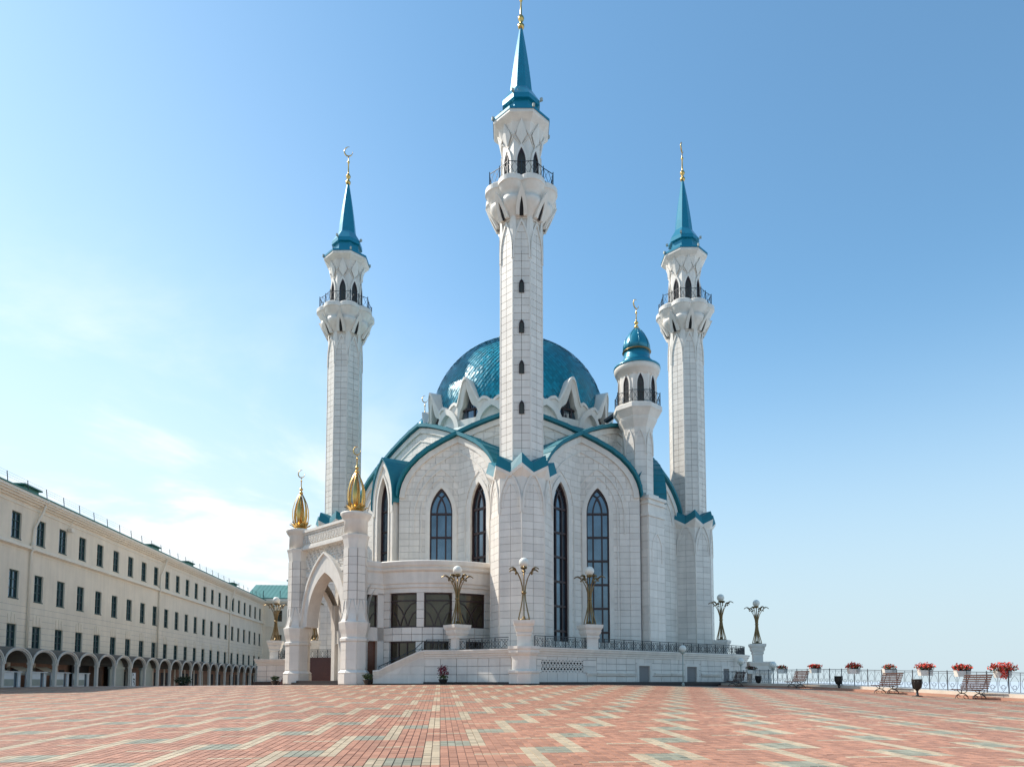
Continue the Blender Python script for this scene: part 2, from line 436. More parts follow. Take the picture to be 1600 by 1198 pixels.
def rail_ring(ring, h, every=1):
    """Small iron balcony railing along a closed ring of points."""
    b = MB(); n = len(ring)
    up = [(x, y, z+h) for x, y, z in ring]; lo = [(x, y, z+.12) for x, y, z in ring]
    for i in range(n):
        j = (i+1) % n
        b.bar(up[i], up[j], .04, .04); b.bar(lo[i], lo[j], .03, .03)
        b.bar(ring[i], (up[i][0], up[i][1], up[i][2]+.16), .06, .06)
        A, B, Cc, D = Vector(lo[i]), Vector(lo[j]), Vector(up[j]), Vector(up[i])
        m = max(2, int((B-A).length/.42))
        for q in range(m):
            t0, t1 = q/m, (q+1)/m
            p0, p1, q0, q1 = A.lerp(B, t0), A.lerp(B, t1), D.lerp(Cc, t0), D.lerp(Cc, t1)
            b.bar(p0, q1, .022, .022); b.bar(p1, q0, .022, .022)
    return b
def pointed_window(par, fr, c, hw, z0, zs, ha, d=.03, bars=True, mull=None, framew=.06):
    pts = poly_arch(hw, z0, zs, ha, 8)
    pts = [(c+x, z) for x, z in pts]; inn = [(c+x, z) for x, z in poly_arch(hw-framew, z0+framew, zs, max(.05, ha-framew*ha/hw), 8)]
    b = MB(); strip(b, fr, pts, inn, d, d+.08)
    if bars: strip(b, fr, [(c-.025, z0), (c-.025, zs+ha*.9)], [(c+.025, z0), (c+.025, zs+ha*.9)], d, d+.05); strip(b, fr, [(c-hw, zs-.03), (c+hw, zs-.03)], [(c-hw, zs+.03), (c+hw, zs+.03)], d, d+.045)
    w = b.build('window', 'frame', par)
    b = MB(); panel(b, fr, pts, d+.012); return w, b
def make_minaret():
    root = empty('minaret'); root.parent = mosque
    # base
    b = MB(); b.loft([ring8(2.065, .4, True), ring8(2.065, 13.9, True)], 0); b.loft([ring8(2.07, 13.8, True), ring8(2.07, 16.2, True)], 1, cap1=True)
    b.build('base', ['joint', 'stone_trim'], root)
    b = MB(); t = MB()
    for fr in faces8(2.065, True):
        put(b, clad(fr, .5, 16.35, .53, lambda z: [(-max(.02, arch_hw(z, .86, 13.9, 2.4)), max(.02, arch_hw(z, .86, 13.9, 2.4)))] if z < 16.3 else [], .87, 0, .06))
        o_ = poly_arch(.86, 13.3, 13.9, 2.4, 9); i_ = poly_arch(.76, 13.3, 13.9, 2.2, 9); strip(t, fr, o_, i_, .02, .13)
        strip(t, fr, poly_arch(.6, 13.6, 13.9, 1.6, 7), poly_arch(.55, 13.6, 13.9, 1.47, 7), .02, .09)
    o = b.build('base_cladding', 'stone', root); o['kind'] = 'stuff'
    for k in range(8):                          # round ribs on the corners
        a = -pi/2+k*pi/4; t.tube([(2.27*cos(a), 2.27*sin(a), .5), (2.27*cos(a), 2.27*sin(a), 14.2), (2.2*cos(a), 2.2*sin(a), 15.0)], [.06, .06, .03], 6)
    t.build('base_moulding', 'stone_trim', root)
    # folded crown
    def zz(Rp, zp, Rv, zv): return [((Rp if i % 2 == 0 else Rv)*cos(-pi/2+i*pi/8), (Rp if i % 2 == 0 else Rv)*sin(-pi/2+i*pi/8), zp if i % 2 == 0 else zv) for i in range(16)]
    b = MB(); b.loft([zz(2.14, 15.75, 2.1, 15.9), zz(2.62, 16.5, 2.2, 15.95), zz(2.66, 16.74, 2.24, 16.2), zz(2.5, 16.74, 2.1, 16.2)], 0)
    b.build('crown_soffit', 'stone_trim', root)
    b = MB(); b.loft([zz(2.64, 16.745, 2.22, 16.205), zz(2.42, 17.55, 2.04, 16.92), zz(1.7, 17.5, 1.6, 17.2)], 0)
    b.build('crown', 'roof_teal', root)
    # shaft
    b = MB(); b.loft([ring8(1.52, 16.8), ring8(1.52, 33.1)], 0); b.loft([ring8(1.523, 33.0), ring8(1.523, 36.0)], 1); b.build('shaft', ['joint', 'stone_trim'], root)
    b = MB(); t = MB()
    for fr in faces8(1.52):
        hwf = 1.575*tan(pi/8)-.012
        put(b, clad(fr, 17.0, 35.5, .56, lambda z: [(-max(.02, arch_hw(z, hwf, 33.0, 2.3)), max(.02, arch_hw(z, hwf, 33.0, 2.3)))], .66, 0, .055, .03))
        strip(t, fr, poly_arch(hwf, 32.4, 33.0, 2.4, 9), poly_arch(hwf-.1, 32.4, 33.0, 2.15, 9), .02, .13)
        strip(t, fr, [(-hwf-.02, 17.2), (-hwf-.02, 33.0)], [(-hwf+.06, 17.2), (-hwf+.06, 33.0)], .0, .085)
        strip(t, fr, [(hwf-.06, 17.2), (hwf-.06, 33.0)], [(hwf+.02, 17.2), (hwf+.02, 33.0)], .0, .083)
        # petals between the arches, spreading to the lower lobes
    for k in range(8):
        a = -pi/2+pi/8+k*pi/4
        pts = [(1.62, 33.4, 0), (1.63, 34.6, .28), (1.66, 35.5, .22), (1.68, 35.9, .1), (1.7, 36.1, .02)]
        Lp = []; Rp = []; Mp = []
        for r, z, w in pts:
            Mp.append(((r+.06)*cos(a), (r+.06)*sin(a), z)); Lp.append((r*cos(a)-w*sin(a), r*sin(a)+w*cos(a), z)); Rp.append((r*cos(a)+w*sin(a), r*sin(a)-w*cos(a), z))
        t.loft([[Lp[i], Mp[i], Rp[i]] for i in range(5)], 0, False, closed=False)
    o = b.build('shaft_cladding', 'stone', root); o['kind'] = 'stuff'
    t.build('shaft_moulding', 'stone_trim', root)
    # balcony
    b = MB(); b.loft(lobed([(35.4, 1.55, .05), (35.75, 1.66, .12), (36.1, 1.82, .24), (36.35, 1.98, .34), (36.6, 2.06, .38), (36.86, 2.07, .36), (36.9, 1.95, .26), (37.2, 2.2, .32), (37.5, 2.3, .38), (37.66, 2.38, .4)]), 0, True)
    b.loft(lobed([(37.66, 2.38, .4), (37.72, 2.46, .4), (38.08, 2.46, .4), (38.17, 2.38, .38), (38.24, 2.3, .36), (38.25, 1.2, 0)]), 0, False)
    b.build('balcony', 'stone_trim', root)
    for k in range(8):
        b = MB(); v = MB()
        th = -pi/2+k*pi/4; fr = Frame((1.72*cos(th), 1.72*sin(th)), th+pi/2)
        class Lean:
            def __call__(s, u, z, d=0.): return fr(u, z, d+max(0, z-35.5)*.5)
        strip(b, Lean(), poly_arch(.42, 35.5, 35.65, 1.6, 8), poly_arch(.15, 35.5, 35.65, .95, 8), -.08, .16)
        panel(v, Lean(), poly_arch(.16, 35.5, 35.65, .97, 8), .06)
        v.build('niche', 'void', b.build('niche_hood', 'stone_trim', root))
    R = 2.5
    rail_ring([(2.3*cos(-pi/2+i*pi/8)*(1 if i % 2 == 0 else 1.12), 2.3*sin(-pi/2+i*pi/8)*(1 if i % 2 == 0 else 1.12), 38.22) for i in range(16)], 1.05).build('railing', 'iron', root)
    # lantern room
    b = MB(); b.loft([ring8(1.42, 38.2), ring8(1.40, 41.6), ring8(1.5, 42.3), ring8(1.68, 42.9), ring8(1.95, 43.25)], 0)
    b.build('lantern_room', 'stone', root)
    t = MB(); gl = MB()
    for fr in faces8(1.42):
        w, q = pointed_window(root, fr, 0, .3, 38.3, 39.9, 1.05, .02); q.build('pane', 'dark_glass', w)
        strip(t, fr, poly_arch(.45, 38.3, 39.9, 1.4, 9), poly_arch(.32, 38.3, 39.9, 1.1, 9), .0, .13)
    def surf(a, z):
        ap = 1.42 if z < 41.6 else 1.42+.1*((z-41.6)/.7) if z < 42.3 else 1.5+.18*(z-42.3)/.6 if z < 42.9 else 1.68+.27*(z-42.9)/.35
        k = round((a+pi/2)/(pi/4)); r = ap/cos(a+pi/2-k*pi/4)+.015
        return (r*cos(a), r*sin(a), z)
    for k in range(8):
        c = -pi/2+k*pi/4
        for sg in (-1, 1):
            t.tube([surf(c+sg*pi/8*q, 41.1+.8*q**.8) for q in (0, .25, .5, .75, 1)], .035, 4)
            t.tube([surf(c+sg*pi/8*(1-q), 41.9+1.1*q) for q in (0, .25, .5, .75, 1)], .045, 4)
        # leaf plates between ribs
        pl = [surf(c, 43.02), surf(c-.2, 42.35), surf(c-.26, 42.0), surf(c, 41.3), surf(c+.26, 42.0), surf(c+.2, 42.35)]
        t.add([tuple(Vector((p[0]*1.035, p[1]*1.035, p[2]))) for p in pl] , ((0, 1, 2, 3), (0, 3, 4, 5)))
    t.build('lantern_moulding', 'stone_trim', root)
    b = MB(); b.loft([ring8(1.6, 42.85), ring8(2.06, 43.3), ring8(2.1, 43.36), ring8(2.1, 43.6)], 0); b.build('eave', 'stone_trim', root)
    b = MB(); b.loft([ring8(2.14, 43.54), ring8(2.14, 43.74), ring8(1.55, 44.02), ring8(1.26, 44.06), ring8(1.22, 45.05)], 0)
    b.loft([ring8(1.2, 45.0), ring8(1.42, 45.06), ring8(1.40, 45.45), ring8(.92, 46.3), ring8(.84, 46.45)], 0)
    b.build('roof', 'spire_teal', root)
    b = MB(); b.loft([ring8(a, z) for z, a in ((46.42, .83), (47.4, .735), (48.4, .62), (49.4, .49), (50.4, .345), (51.2, .22), (51.95, .1))], 0, cap1=True); b.build('spire', 'spire_teal', root)
    b = finial(51.85, 3.6, 1.); f = b.build('finial', 'gold', root)
    for k in range(8):                          # small floodlights on the eave and collar corners
        a = -pi/2+pi/8+k*pi/4; t = MB()
        if k % 2 == 0: t.box((2.3*cos(a), 2.3*sin(a), 43.75), (.22, .16, .24), a); t.bar((2.1*cos(a), 2.1*sin(a), 43.7), (2.3*cos(a), 2.3*sin(a), 43.72), .05, .05)
        else: t.box((1.66*cos(a), 1.66*sin(a), 45.5), (.2, .16, .22), a); t.bar((1.4*cos(a), 1.4*sin(a), 45.3), (1.66*cos(a), 1.66*sin(a), 45.4), .05, .05)
        t.build('floodlight', 'shutter', root)
    return root, f
def place(o, x, y, rz=0.): o.location = (x-MO.x, y-MO.y, -MO.z); o.rotation_euler = (0, 0, rz)
mF, fF = make_minaret()
others = []
for (x, y, rz, fr_) in ((-16.72, 68.5, 0, 0), (17.28, 68.0, 0, radians(62)), (.6, 85.3, 0, 0)):
    c = tree_copy(mF, mosque); place(c, x, y, rz)
    for ch in c.children:
        if ch.name.startswith('finial'): ch.rotation_euler = (0, 0, fr_)
place(mF, .7, 51.3)
mF['label'] = 'minaret with four small slit windows in its shaft, in front of the dome'
for z in (21.1, 24.1, 27.15, 30.2):
    fr = Frame((0, -1.6), 0); w, q = pointed_window(mF, fr, 0, .19, z-.48, z+.1, .42, .0, bars=False, framew=.05); q.build('pane', 'dark_glass', w)

# turrets beside the dome
def make_turret():
    root = empty('turret'); root.parent = mosque
    b = MB(); b.loft([ring8(1.2, 13.0), ring8(1.2, 20.4)], 0); b.loft([ring8(1.202, 20.3), ring8(1.202, 22.6)], 1); b.build('shaft', ['joint', 'stone_trim'], root)
    b = MB(); t = MB()
    hwf = 1.25*tan(pi/8)-.01
    for fr in faces8(1.2):
        put(b, clad(fr, 14.0, 22.3, .62, lambda z: [(-max(.02, arch_hw(z, hwf, 20.6, 1.7)), max(.02, arch_hw(z, hwf, 20.6, 1.7)))], 1.2, 0, .05, .02))
        strip(t, fr, poly_arch(hwf, 20.2, 20.6, 1.8, 8), poly_arch(hwf-.08, 20.2, 20.6, 1.6, 8), .02, .12)
        w, q = pointed_window(root, Frame((fr.o.x*1.6/1.2, fr.o.y*1.6/1.2), atan2(fr.u.y, fr.u.x)), 0, .3, 24.55, 25.95, .95, .02); q.build('pane', 'dark_glass', w)
        strip(t, Frame((fr.o.x*1.6/1.2, fr.o.y*1.6/1.2), atan2(fr.u.y, fr.u.x)), poly_arch(.42, 24.5, 25.95, 1.25, 8), poly_arch(.3, 24.5, 25.95, .95, 8), .0, .1)
    o = b.build('shaft_cladding', 'stone', root); o['kind'] = 'stuff'; t.build('moulding', 'stone_trim', root)['kind'] = 'stuff'
    b = MB(); b.loft([ring8(1.22, 22.0), ring8(1.3, 22.5), ring8(1.6, 23.1), ring8(1.66, 23.3), ring8(1.62, 23.35), ring8(1.95, 23.85), ring8(2.06, 23.95), ring8(2.06, 24.3), ring8(1.9, 24.42), ring8(1.2, 24.43)], 0); b.build('balcony', 'stone_trim', root)
    rail_ring(ring8(1.9, 24.4), 1.0).build('railing', 'iron', root)
    b = MB(); b.loft([ring8(1.6, 24.4), ring8(1.6, 26.9), ring8(1.68, 27.0)], 0); b.build('lantern_room', 'stone', root)
    b = MB(); b.lathe([(26.95, 1.62), (27.0, 1.8), (27.3, 1.84), (27.32, 1.94), (27.6, 2.06), (27.85, 2.06)], 32, mi=0); b.build('eave', 'stone_trim', root)
    b = MB(); b.lathe([(27.8, 2.1), (27.95, 2.1), (28.05, 1.5), (28.3, 1.42), (28.42, 1.46), (28.55, 1.3), (28.9, 1.18), (29.3, 1.18)], 32); b.build('roof', 'spire_teal', root)
    b = MB(); b.lathe([(29.3, 1.26), (29.36, 1.31), (29.42, 1.26)], 32); b.build('roof_band', 'bronze', root)
    b = MB(); b.lathe([(29.45, 1.22), (29.9, 1.2), (30.35, 1.06), (30.8, .82), (31.15, .55), (31.4, .3), (31.6, .1)], 24)
    for k in range(8):
        a = k*pi/4; b.tube([(r*1.01*cos(a), r*1.01*sin(a), z) for z, r in ((29.45, 1.22), (29.9, 1.2), (30.35, 1.06), (30.8, .82), (31.15, .55), (31.5, .2))], .03, 4)
    b.build('cupola', 'spire_teal', root)
    f = finial(31.5, 2.1, .8).build('finial', 'gold', root)
    return root
tu = make_turret(); t2 = tree_copy(tu, mosque); place(t2, -10.0, 78.9); place(tu, 10.67, 58.45); tu.scale = t2.scale = (.94, .94, 1)
for ch in tu.children:
    if ch.name.startswith('finial'): ch.rotation_euler = (0, 0, radians(38))
# ------------------------------------------------------------------ mosque: star-shaped body (two crossed square halls)
HA = 12.02
PROF = [(0, 23.3), (1.2, 22.98), (2.5, 22.5), (3.8, 21.95), (5, 21.35), (6.2, 20.72), (7.4, 20.0), (8.2, 19.35), (8.8, 18.7), (9.25, 18.05), (9.55, 17.4), (9.72, 16.8), (9.8, 16.2)]
UE = 9.8
PU = [p[0] for p in PROF]; PZ = [p[1] for p in PROF]
def A_of(u): return float(np.interp(abs(u), PU, PZ))
def U_of(z): return UE if z <= 16.2 else 0. if z >= 23.3 else float(np.interp(-z, [-q for q in PZ], PU))
WC, WHW, WZ0, WZS, WHA = 6.34, .93, 4.36, 14.9, 2.15
slab_pool = []                                          # (importance, corners, owner)
prof_full = [(-u, z) for u, z in reversed(PROF)] + PROF[1:]
def out_prof(off):                                      # arch profile shrunk inward along its normal
    P = prof_full; R = []
    for i, (u, z) in enumerate(P):
        a, b_ = P[max(i-1, 0)], P[min(i+1, len(P)-1)]
        t = Vector((b_[0]-a[0], b_[1]-a[1])).normalized(); n = Vector((t.y, -t.x))
        R.append((u+n.x*off, z+n.y*off))
    return R
def hall(ang0, visible, WC=6.34):
    rf = MB(); tr = MB()
    for k in range(4):
        ang = ang0+k*pi/2                               # direction of the wall (u axis); outward normal is (sin, -cos)
        nrm = Vector((sin(ang), -cos(ang)))
        fr = Frame((C0[0]+nrm.x*(HA-.28), C0[1]+nrm.y*(HA-.28)), ang)
        seen = k in visible
        w = MB(); panel(w, fr, [(-UE, .6)]+prof_full+[(UE, .6)], 0)
        # corner cut
        p0 = fr(UE, .6); p1 = fr(UE, 16.3)
        nx = Vector((sin(ang+pi/2), -cos(ang+pi/2))); f2 = Frame((C0[0]+nx.x*(HA-.28), C0[1]+nx.y*(HA-.28)), ang+pi/2)
        w.quad(p0, f2(-UE, .6), f2(-UE, 16.3), p1)
        wall = mroot(w.build('wall', 'joint', mosque))
        def iv(z, seen=seen, k=k):
            U = U_of(z)-.04
            I = [(-U, U)]
            h = arch_hw(z, WHW, WZS, WHA)
            if z > WZ0 and h > .03 and seen:
                I = []; a = -U
                for c in ((-WC, WC) if ang0 == 0 else (-WC,) if k == 0 else (WC,)):
                    if c-h > a: I.append((a, c-h))
                    a = max(a, c+h)
                if U > a: I.append((a, U))
            return I
        if seen:
            for s in clad(fr, .8, 23.2, .52, iv, .82, 0, .28, .018, .004):
                c = Vector(s[0]).lerp(Vector(s[2]), .5); ar = (Vector(s[1])-Vector(s[0])).length
                hid = (c.z < 4.2) or (c.x < 0 and c.z < 9.9) or abs(c.x-.7) < 2.6
                inside = abs(c.x-C0[0])+abs(c.y-C0[1]) < 16.6 if k == visible[0] and ang0 == 0 else (abs(c.y-C0[1]) < 11.9 and abs(c.x-C0[0]) < 11.9)
                slab_pool.append((0 if hid or inside or c.y > 63 else ar/((c.y)**2)*1e3 + (.0001*c.z), s, wall))
            for sg in ((-1, 1) if ang0 == 0 else (-1,) if k == 0 else (1,)):
                # window surround, relief arches
                def sh(pts): return [(sg*WC+x, z) for x, z in pts]
                strip(tr, fr, sh(poly_arch(WHW, WZ0, WZS, WHA, 12, .34)), sh(poly_arch(WHW, WZ0, WZS, WHA, 12, -.02)), .2, .36)
                strip(tr, fr, sh(poly_arch(WHW, WZ0, WZS, WHA, 12, .72)), sh(poly_arch(WHW, WZ0, WZS, WHA, 12, .64)), .2, .33)
                ang0 == 0 and strip(tr, fr, sh(poly_arch(2.15, 13.2, 14.6, 3.9, 12, .1)), sh(poly_arch(2.15, 13.2, 14.6, 3.9, 12)), .2, .35)
                # window: frame, bars, panes
                b = MB(); fz = .06
                strip(b, fr, sh(poly_arch(WHW, WZ0, WZS, WHA, 10)), sh([(x, z) for x, z in poly_arch(WHW-.12, WZ0+.1, WZS, WHA-.28, 10)]), fz-.05, fz+.1)
                for x in (-.36, .36): strip(b, fr, [(sg*WC+x-.055, WZ0), (sg*WC+x-.055, WZS)], [(sg*WC+x+.055, WZ0), (sg*WC+x+.055, WZS)], fz-.05, fz+.08)
                zr = [WZS-k2*1.93 for k2 in range(6)]
                for z in zr: strip(b, fr, [(sg*WC-WHW, z-.08), (sg*WC+WHW, z-.08)], [(sg*WC-WHW, z+.08), (sg*WC+WHW, z+.08)], fz-.05, fz+.075)
                strip(b, fr, sh(poly_arch(.42, WZS, WZS, 1.45, 8)), sh(poly_arch(.31, WZS, WZS, 1.15, 8)), fz-.05, fz+.07)
                for s2 in (-1, 1): strip(b, fr, [(sg*WC+s2*.02, WZS+1.3), (sg*WC+s2*.42-.04, WZS+1.62)], [(sg*WC+s2*.02, WZS+1.42), (sg*WC+s2*.42-.04, WZS+1.74)], fz-.05, fz+.06)
                win = mroot(b.build('window', 'frame', mosque))
                zb = [WZ0]+[z+.08 for z in reversed(zr)]; zt = [z-.08 for z in reversed(zr)]
                for x0, x1 in ((-WHW+.1, -.415), (-.305, .305), (.415, WHW-.1)):
                    for za, zb2 in zip(zb[:-1], zt):
                        if zb2-za < .2: continue
                        tl = random.uniform(-.006, .006); q = MB()
                        q.quad(fr(sg*WC+x0, za, .02+tl), fr(sg*WC+x1, za, .02-tl), fr(sg*WC+x1, zb2, .02-tl+random.uniform(-.004, .004)), fr(sg*WC+x0, zb2, .02+tl))
                        q.build('pane', 'glass', win)
                q = MB(); panel(q, fr, sh(poly_arch(WHW-.05, WZS, WZS, WHA-.1, 10)), .015); q.build('pane', 'glass', win)
        # rim, white archivolt, roof shell
        strip(tr, fr, out_prof(.06), out_prof(.5), .2, .42)
        strip(tr, fr, out_prof(1.15), out_prof(1.25), .2, .34)
        n = len(prof_full)
        v_out = HA+.42; T = .3
        def P3(u, v, z): q = fr(u, z, v-(HA-.28)); return q
        edge = [P3(u*(1+.012), v_out, z+.02) for u, z in prof_full]; top = [P3(u*1.02, v_out, z+T) for u, z in prof_full]
        soff = [P3(u, HA-.1, z-.02) for u, z in prof_full]
        inn = [P3(u, abs(u), z+T) for u, z in prof_full]
        rf.loft([soff, edge, top, inn], 0, False, closed=False)
        # standing seams along the barrel
        for i in range(1, n-1):
            rf.bar(Vector(top[i])+Vector((0, 0, .01)), Vector(inn[i])+Vector((0, 0, .01)), .05, .06)
    return rf, tr
for ang0, vis in ((0, (0, 3)), (pi/4, (0, 3))):
    # square two: k=0 faces the camera, k=3 faces left.  square one: k=0 faces front right, k=3 faces front left
    rf, tr = hall(ang0, vis, 6.34 if ang0 == 0 else 7.5)
    mroot(rf.build('roof', 'roof_teal', mosque)); mroot(tr.build('wall_moulding', 'stone_trim', mosque))
# slabs: the 300 that show largest are single objects, the rest one part
slab_pool.sort(key=lambda q: -q[0])
rest = MB()
for i, (imp, s, wall) in enumerate(slab_pool):
    if i < 300: q = MB(); q.add(s, SLABF); q.build('stone_slab', 'stone', wall)
    else: rest.add(s, SLABF)
o = mroot(rest.build('wall_cladding', 'stone', mosque)); o['kind'] = 'stuff'

# corner bays on the diagonals of the second square
def diag_frame(sx, sy, r):                              # frame whose outward normal points to the corner (sx, sy)
    nx, ny = sx*.70711, sy*.70711
    return Frame((C0[0]+nx*r, C0[1]+ny*r), atan2(nx, -ny))
# front left: tall window bay under a small pointed gable
fr = diag_frame(-1, -1, 15.8)
b = MB()
o_, i_ = poly_arch(1.32, .8, 16.0, 3.45, 10), poly_arch(.78, 4, 15.6, 2.6, 10)
i_ = [(x, .8) if j in (0, len(i_)-1) else (x, z) for j, (x, z) in enumerate(i_)]
strip(b, fr, o_, i_, -2.2, .0); strip(b, fr, poly_arch(1.42, 15, 16.0, 3.55, 10), poly_arch(1.12, 15, 16.0, 3.1, 10), -.02, .14)
strip(b, fr, poly_arch(.92, .8, 15.6, 2.8, 10), poly_arch(.76, .8, 15.6, 2.55, 10), -.02, .1)
for sg in (-1, 1): strip(b, fr, [(sg*1.36-.06, .8), (sg*1.36-.06, 16)], [(sg*1.36+.06, .8), (sg*1.36+.06, 16)], -.04, .12)
mroot(b.build('window_bay', 'stone_trim', mosque))
b = MB(); put(b, clad(fr, 9.5, 19.2, .66, lambda z: [(-max(.8, arch_hw(z, 1.28, 16, 3.4)), -max(.02, arch_hw(z, .95, 15.6, 2.9)-.0)), (max(.02, arch_hw(z, .95, 15.6, 2.9)), max(.8, arch_hw(z, 1.28, 16, 3.4)))] if z < 17.3 else [], 1, 0, .035)); mroot(b.build('bay_cladding', 'stone', mosque))['kind'] = 'stuff'
b = MB(); pts = poly_arch(1.5, 15.6, 16.0, 3.62, 10); pin = poly_arch(1.5, 15.6, 16.0, 3.62, 10)
b.loft([[fr(x*.97, z-.14, .1) for x, z in pts], [fr(x, z, .26) for x, z in pts], [fr(x, z+.16, .26) for x, z in pts], [fr(x*1.25, z+.5, -3.5) for x, z in pts], [fr(x*1.25, z+.5, -6.5) for x, z in pts]], 0, closed=False); mroot(b.build('bay_roof', 'roof_teal', mosque))
b = MB(); strip(b, fr, poly_arch(.78, 9, 15.6, 2.6, 10), poly_arch(.66, 9, 15.6, 2.35, 10), -.5, -.3)
for z in (10.2, 11.9, 13.6, 15.3): strip(b, fr, [(-.78, z), (.78, z)], [(-.78, z+.1), (.78, z+.1)], -.5, -.36)
strip(b, fr, [(.02, 9), (.02, 17.4)], [(.1, 9), (.1, 17.4)], -.5, -.38)
w = mroot(b.build('window', 'frame', mosque)); b = MB(); panel(b, fr, poly_arch(.78, 8.6, 15.6, 2.6, 10), -.45); b.build('pane', 'glass', w)
# front right: buttress with stepped cap, below the turret
fr = diag_frame(1, -1, 15.9)
b = MB(); hw = 1.15
for z0, z1, e, d in ((.8, 14.75, 0, .0), (14.75, 15.0, .1, .12), (15.0, 15.75, .03, .02), (15.75, 15.95, .12, .14), (15.95, 16.15, .04, .05), (16.15, 16.4, .16, .2), (16.4, 16.75, -.25, -.3)):
    e += hw
    b.loft([[fr(-e, z, d), fr(e, z, d), fr(e, z, -3), fr(-e, z, -3)] for z in (z0, z1)], 0, False, True, True)
mroot(b.build('buttress', 'stone_trim', mosque))
b = MB(); put(b, clad(fr, .8, 14.7, .66, lambda z: [(-hw+.02, hw-.02)], 1.15, 0, .05))
for sg in (-1, 1):
    f2 = Frame(fr(sg*hw, 0, 0)[:2], atan2(fr.u.y, fr.u.x)+sg*pi/2)
    put(b, clad(f2, .8, 14.7, .66, (lambda z: [(.02, 1.9)]) if sg > 0 else (lambda z: [(-1.9, -.02)]), 1, 0, .045))
strip(b, fr, poly_arch(.75, 11, 12.0, 1.5, 8), poly_arch(.66, 11, 12.0, 1.35, 8), .0, .09)
mroot(b.build('buttress_cladding', 'stone', mosque))['kind'] = 'stuff'
b = MB(); pts = poly_arch(1.3, 16.4, 16.5, 2.9, 8)
b.loft([[fr(x, z, -.9) for x, z in pts], [fr(x, z+.2, -4.5) for x, z in pts]], 0, closed=False); mroot(b.build('bay_roof', 'roof_teal', mosque))
for sx in (1,):                                         # back corners, plain buttresses
    for sx, sy in ((-1, 1), (1, 1)):
        f2 = diag_frame(sx, sy, 15.9); b = MB()
        b.loft([[f2(-1.15, z, 0), f2(1.15, z, 0), f2(1.15, z, -3), f2(-1.15, z, -3)] for z in (.8, 16.5)], 0, False, True, True); mroot(b.build('buttress', 'stone', mosque))

# ------------------------------------------------------------------ drum crown and dome
def pol(th, r, z): return (C0[0]+r*sin(th), C0[1]-r*cos(th), z)         # th = 0 towards the camera
b = MB(); b.lathe([(22.6, 9.0), (24.4, 9.0), (24.4, 8.0), (26.9, 7.85)], 96, 0, C0, smooth=False, cap0=False, cap1=False); mroot(b.build('drum', 'stone_trim', mosque))
b = MB(); b.lathe([(22.7, 9.7), (22.95, 9.7), (23.7, 9.25), (23.7, 9.0)], 96, 0, C0, smooth=False, cap0=False, cap1=False); mroot(b.build('roof_skirt', 'roof_teal', mosque))
sh = MB(); NP = 40                                       # samples per gable (12 gables)
def top(ph):                                            # ph in degrees from the gable's axis
    a = abs(ph)
    return float(np.interp(a, [0, .8, 1.8, 3.2, 4.8, 6.3, 7.4, 7.8, 9.6, 12, 14, 15], [28.0, 27.95, 27.75, 27.3, 26.7, 26.15, 25.9, 26.0, 26.2, 26.1, 25.85, 25.65]))
def bot(ph):
    a = abs(ph)
    return float(np.interp(a, [0, .9, 2.0, 3.0, 3.4, 5.6, 5.8, 6.9, 7.8, 8.0], [27.0, 26.6, 26.0, 25.6, 25.5, 25.3, 25.1, 24.6, 23.7, 23.4]))
def rad(ph): return 8.85+.5*exp(-(ph/5.5)**2)
cols = []
for gk in range(12):
    for i in range(NP):
        ph = -15+30*i/NP; cols.append((radians(gk*30+ph), ph))
n = len(cols)
O0 = []; O1 = []; I1 = []; I0 = []; O2 = []
for th, ph in cols:
    t, q, r = top(ph), bot(ph), rad(ph)
    O0.append(pol(th, r-.1, q)); O1.append(pol(th, r+.1, t-.3)); O2.append(pol(th, r+.22, t-.28)); I1.append(pol(th, r+.2, t)); I0.append(pol(th, 8.0, t+.05))
U0 = [pol(th, 8.1, bot(ph)) for th, ph in cols]
sh.loft([U0, O0, O1, O2, I1, I0], 0, False)
mroot(sh.build('drum_crown', 'stone_trim', mosque))
b = MB(); gl = MB(); cr = MB()
for gk in range(12):
    tc_ = radians(gk*30)
    wn = MB()
    for x in (-.42, .42): wn.bar(pol(tc_+x/8.6, 8.62, 23.6), pol(tc_+x/8.6, 8.62, 25.5), .1, .1)
    for x in (-.13, .13): wn.bar(pol(tc_+x/8.6, 8.62, 25.4), pol(tc_+x*.2/8.6, 8.62, 26.8), .08, .08)
    wn.bar(pol(tc_-.95/8.6, 8.62, 25.35), pol(tc_+.95/8.6, 8.62, 25.35), .12, .14)
    w = mroot(wn.build('window', 'frame', mosque))
    q = MB(); q.loft([[pol(tc_+x/8.5, 8.5, 23.4) for x in (-1.3, -.6, 0, .6, 1.3)], [pol(tc_+x/8.5, 8.5, 27.0) for x in (-1.3, -.6, 0, .6, 1.3)]], 0, closed=False); q.build('pane', 'glass', w)
    # big petal arch between two windows, with a recessed field
    th = tc_+radians(15)
    for (hw, zt, rr, off) in ((1.5, 25.75, .17, .42),):
        pts = poly_arch(hw, 23.3, 23.6, zt-23.6, 10); inn = poly_arch(hw-.42, 23.3, 23.6, zt-24.15, 10)
        cr = MB()
        class CF:
            def __call__(s, u, z, d=0.): return pol(th+u/9.0, 8.95+d, z)
        strip(cr, CF(), pts, inn, -.3, .3); mroot(cr.build('drum_petal', 'stone', mosque))
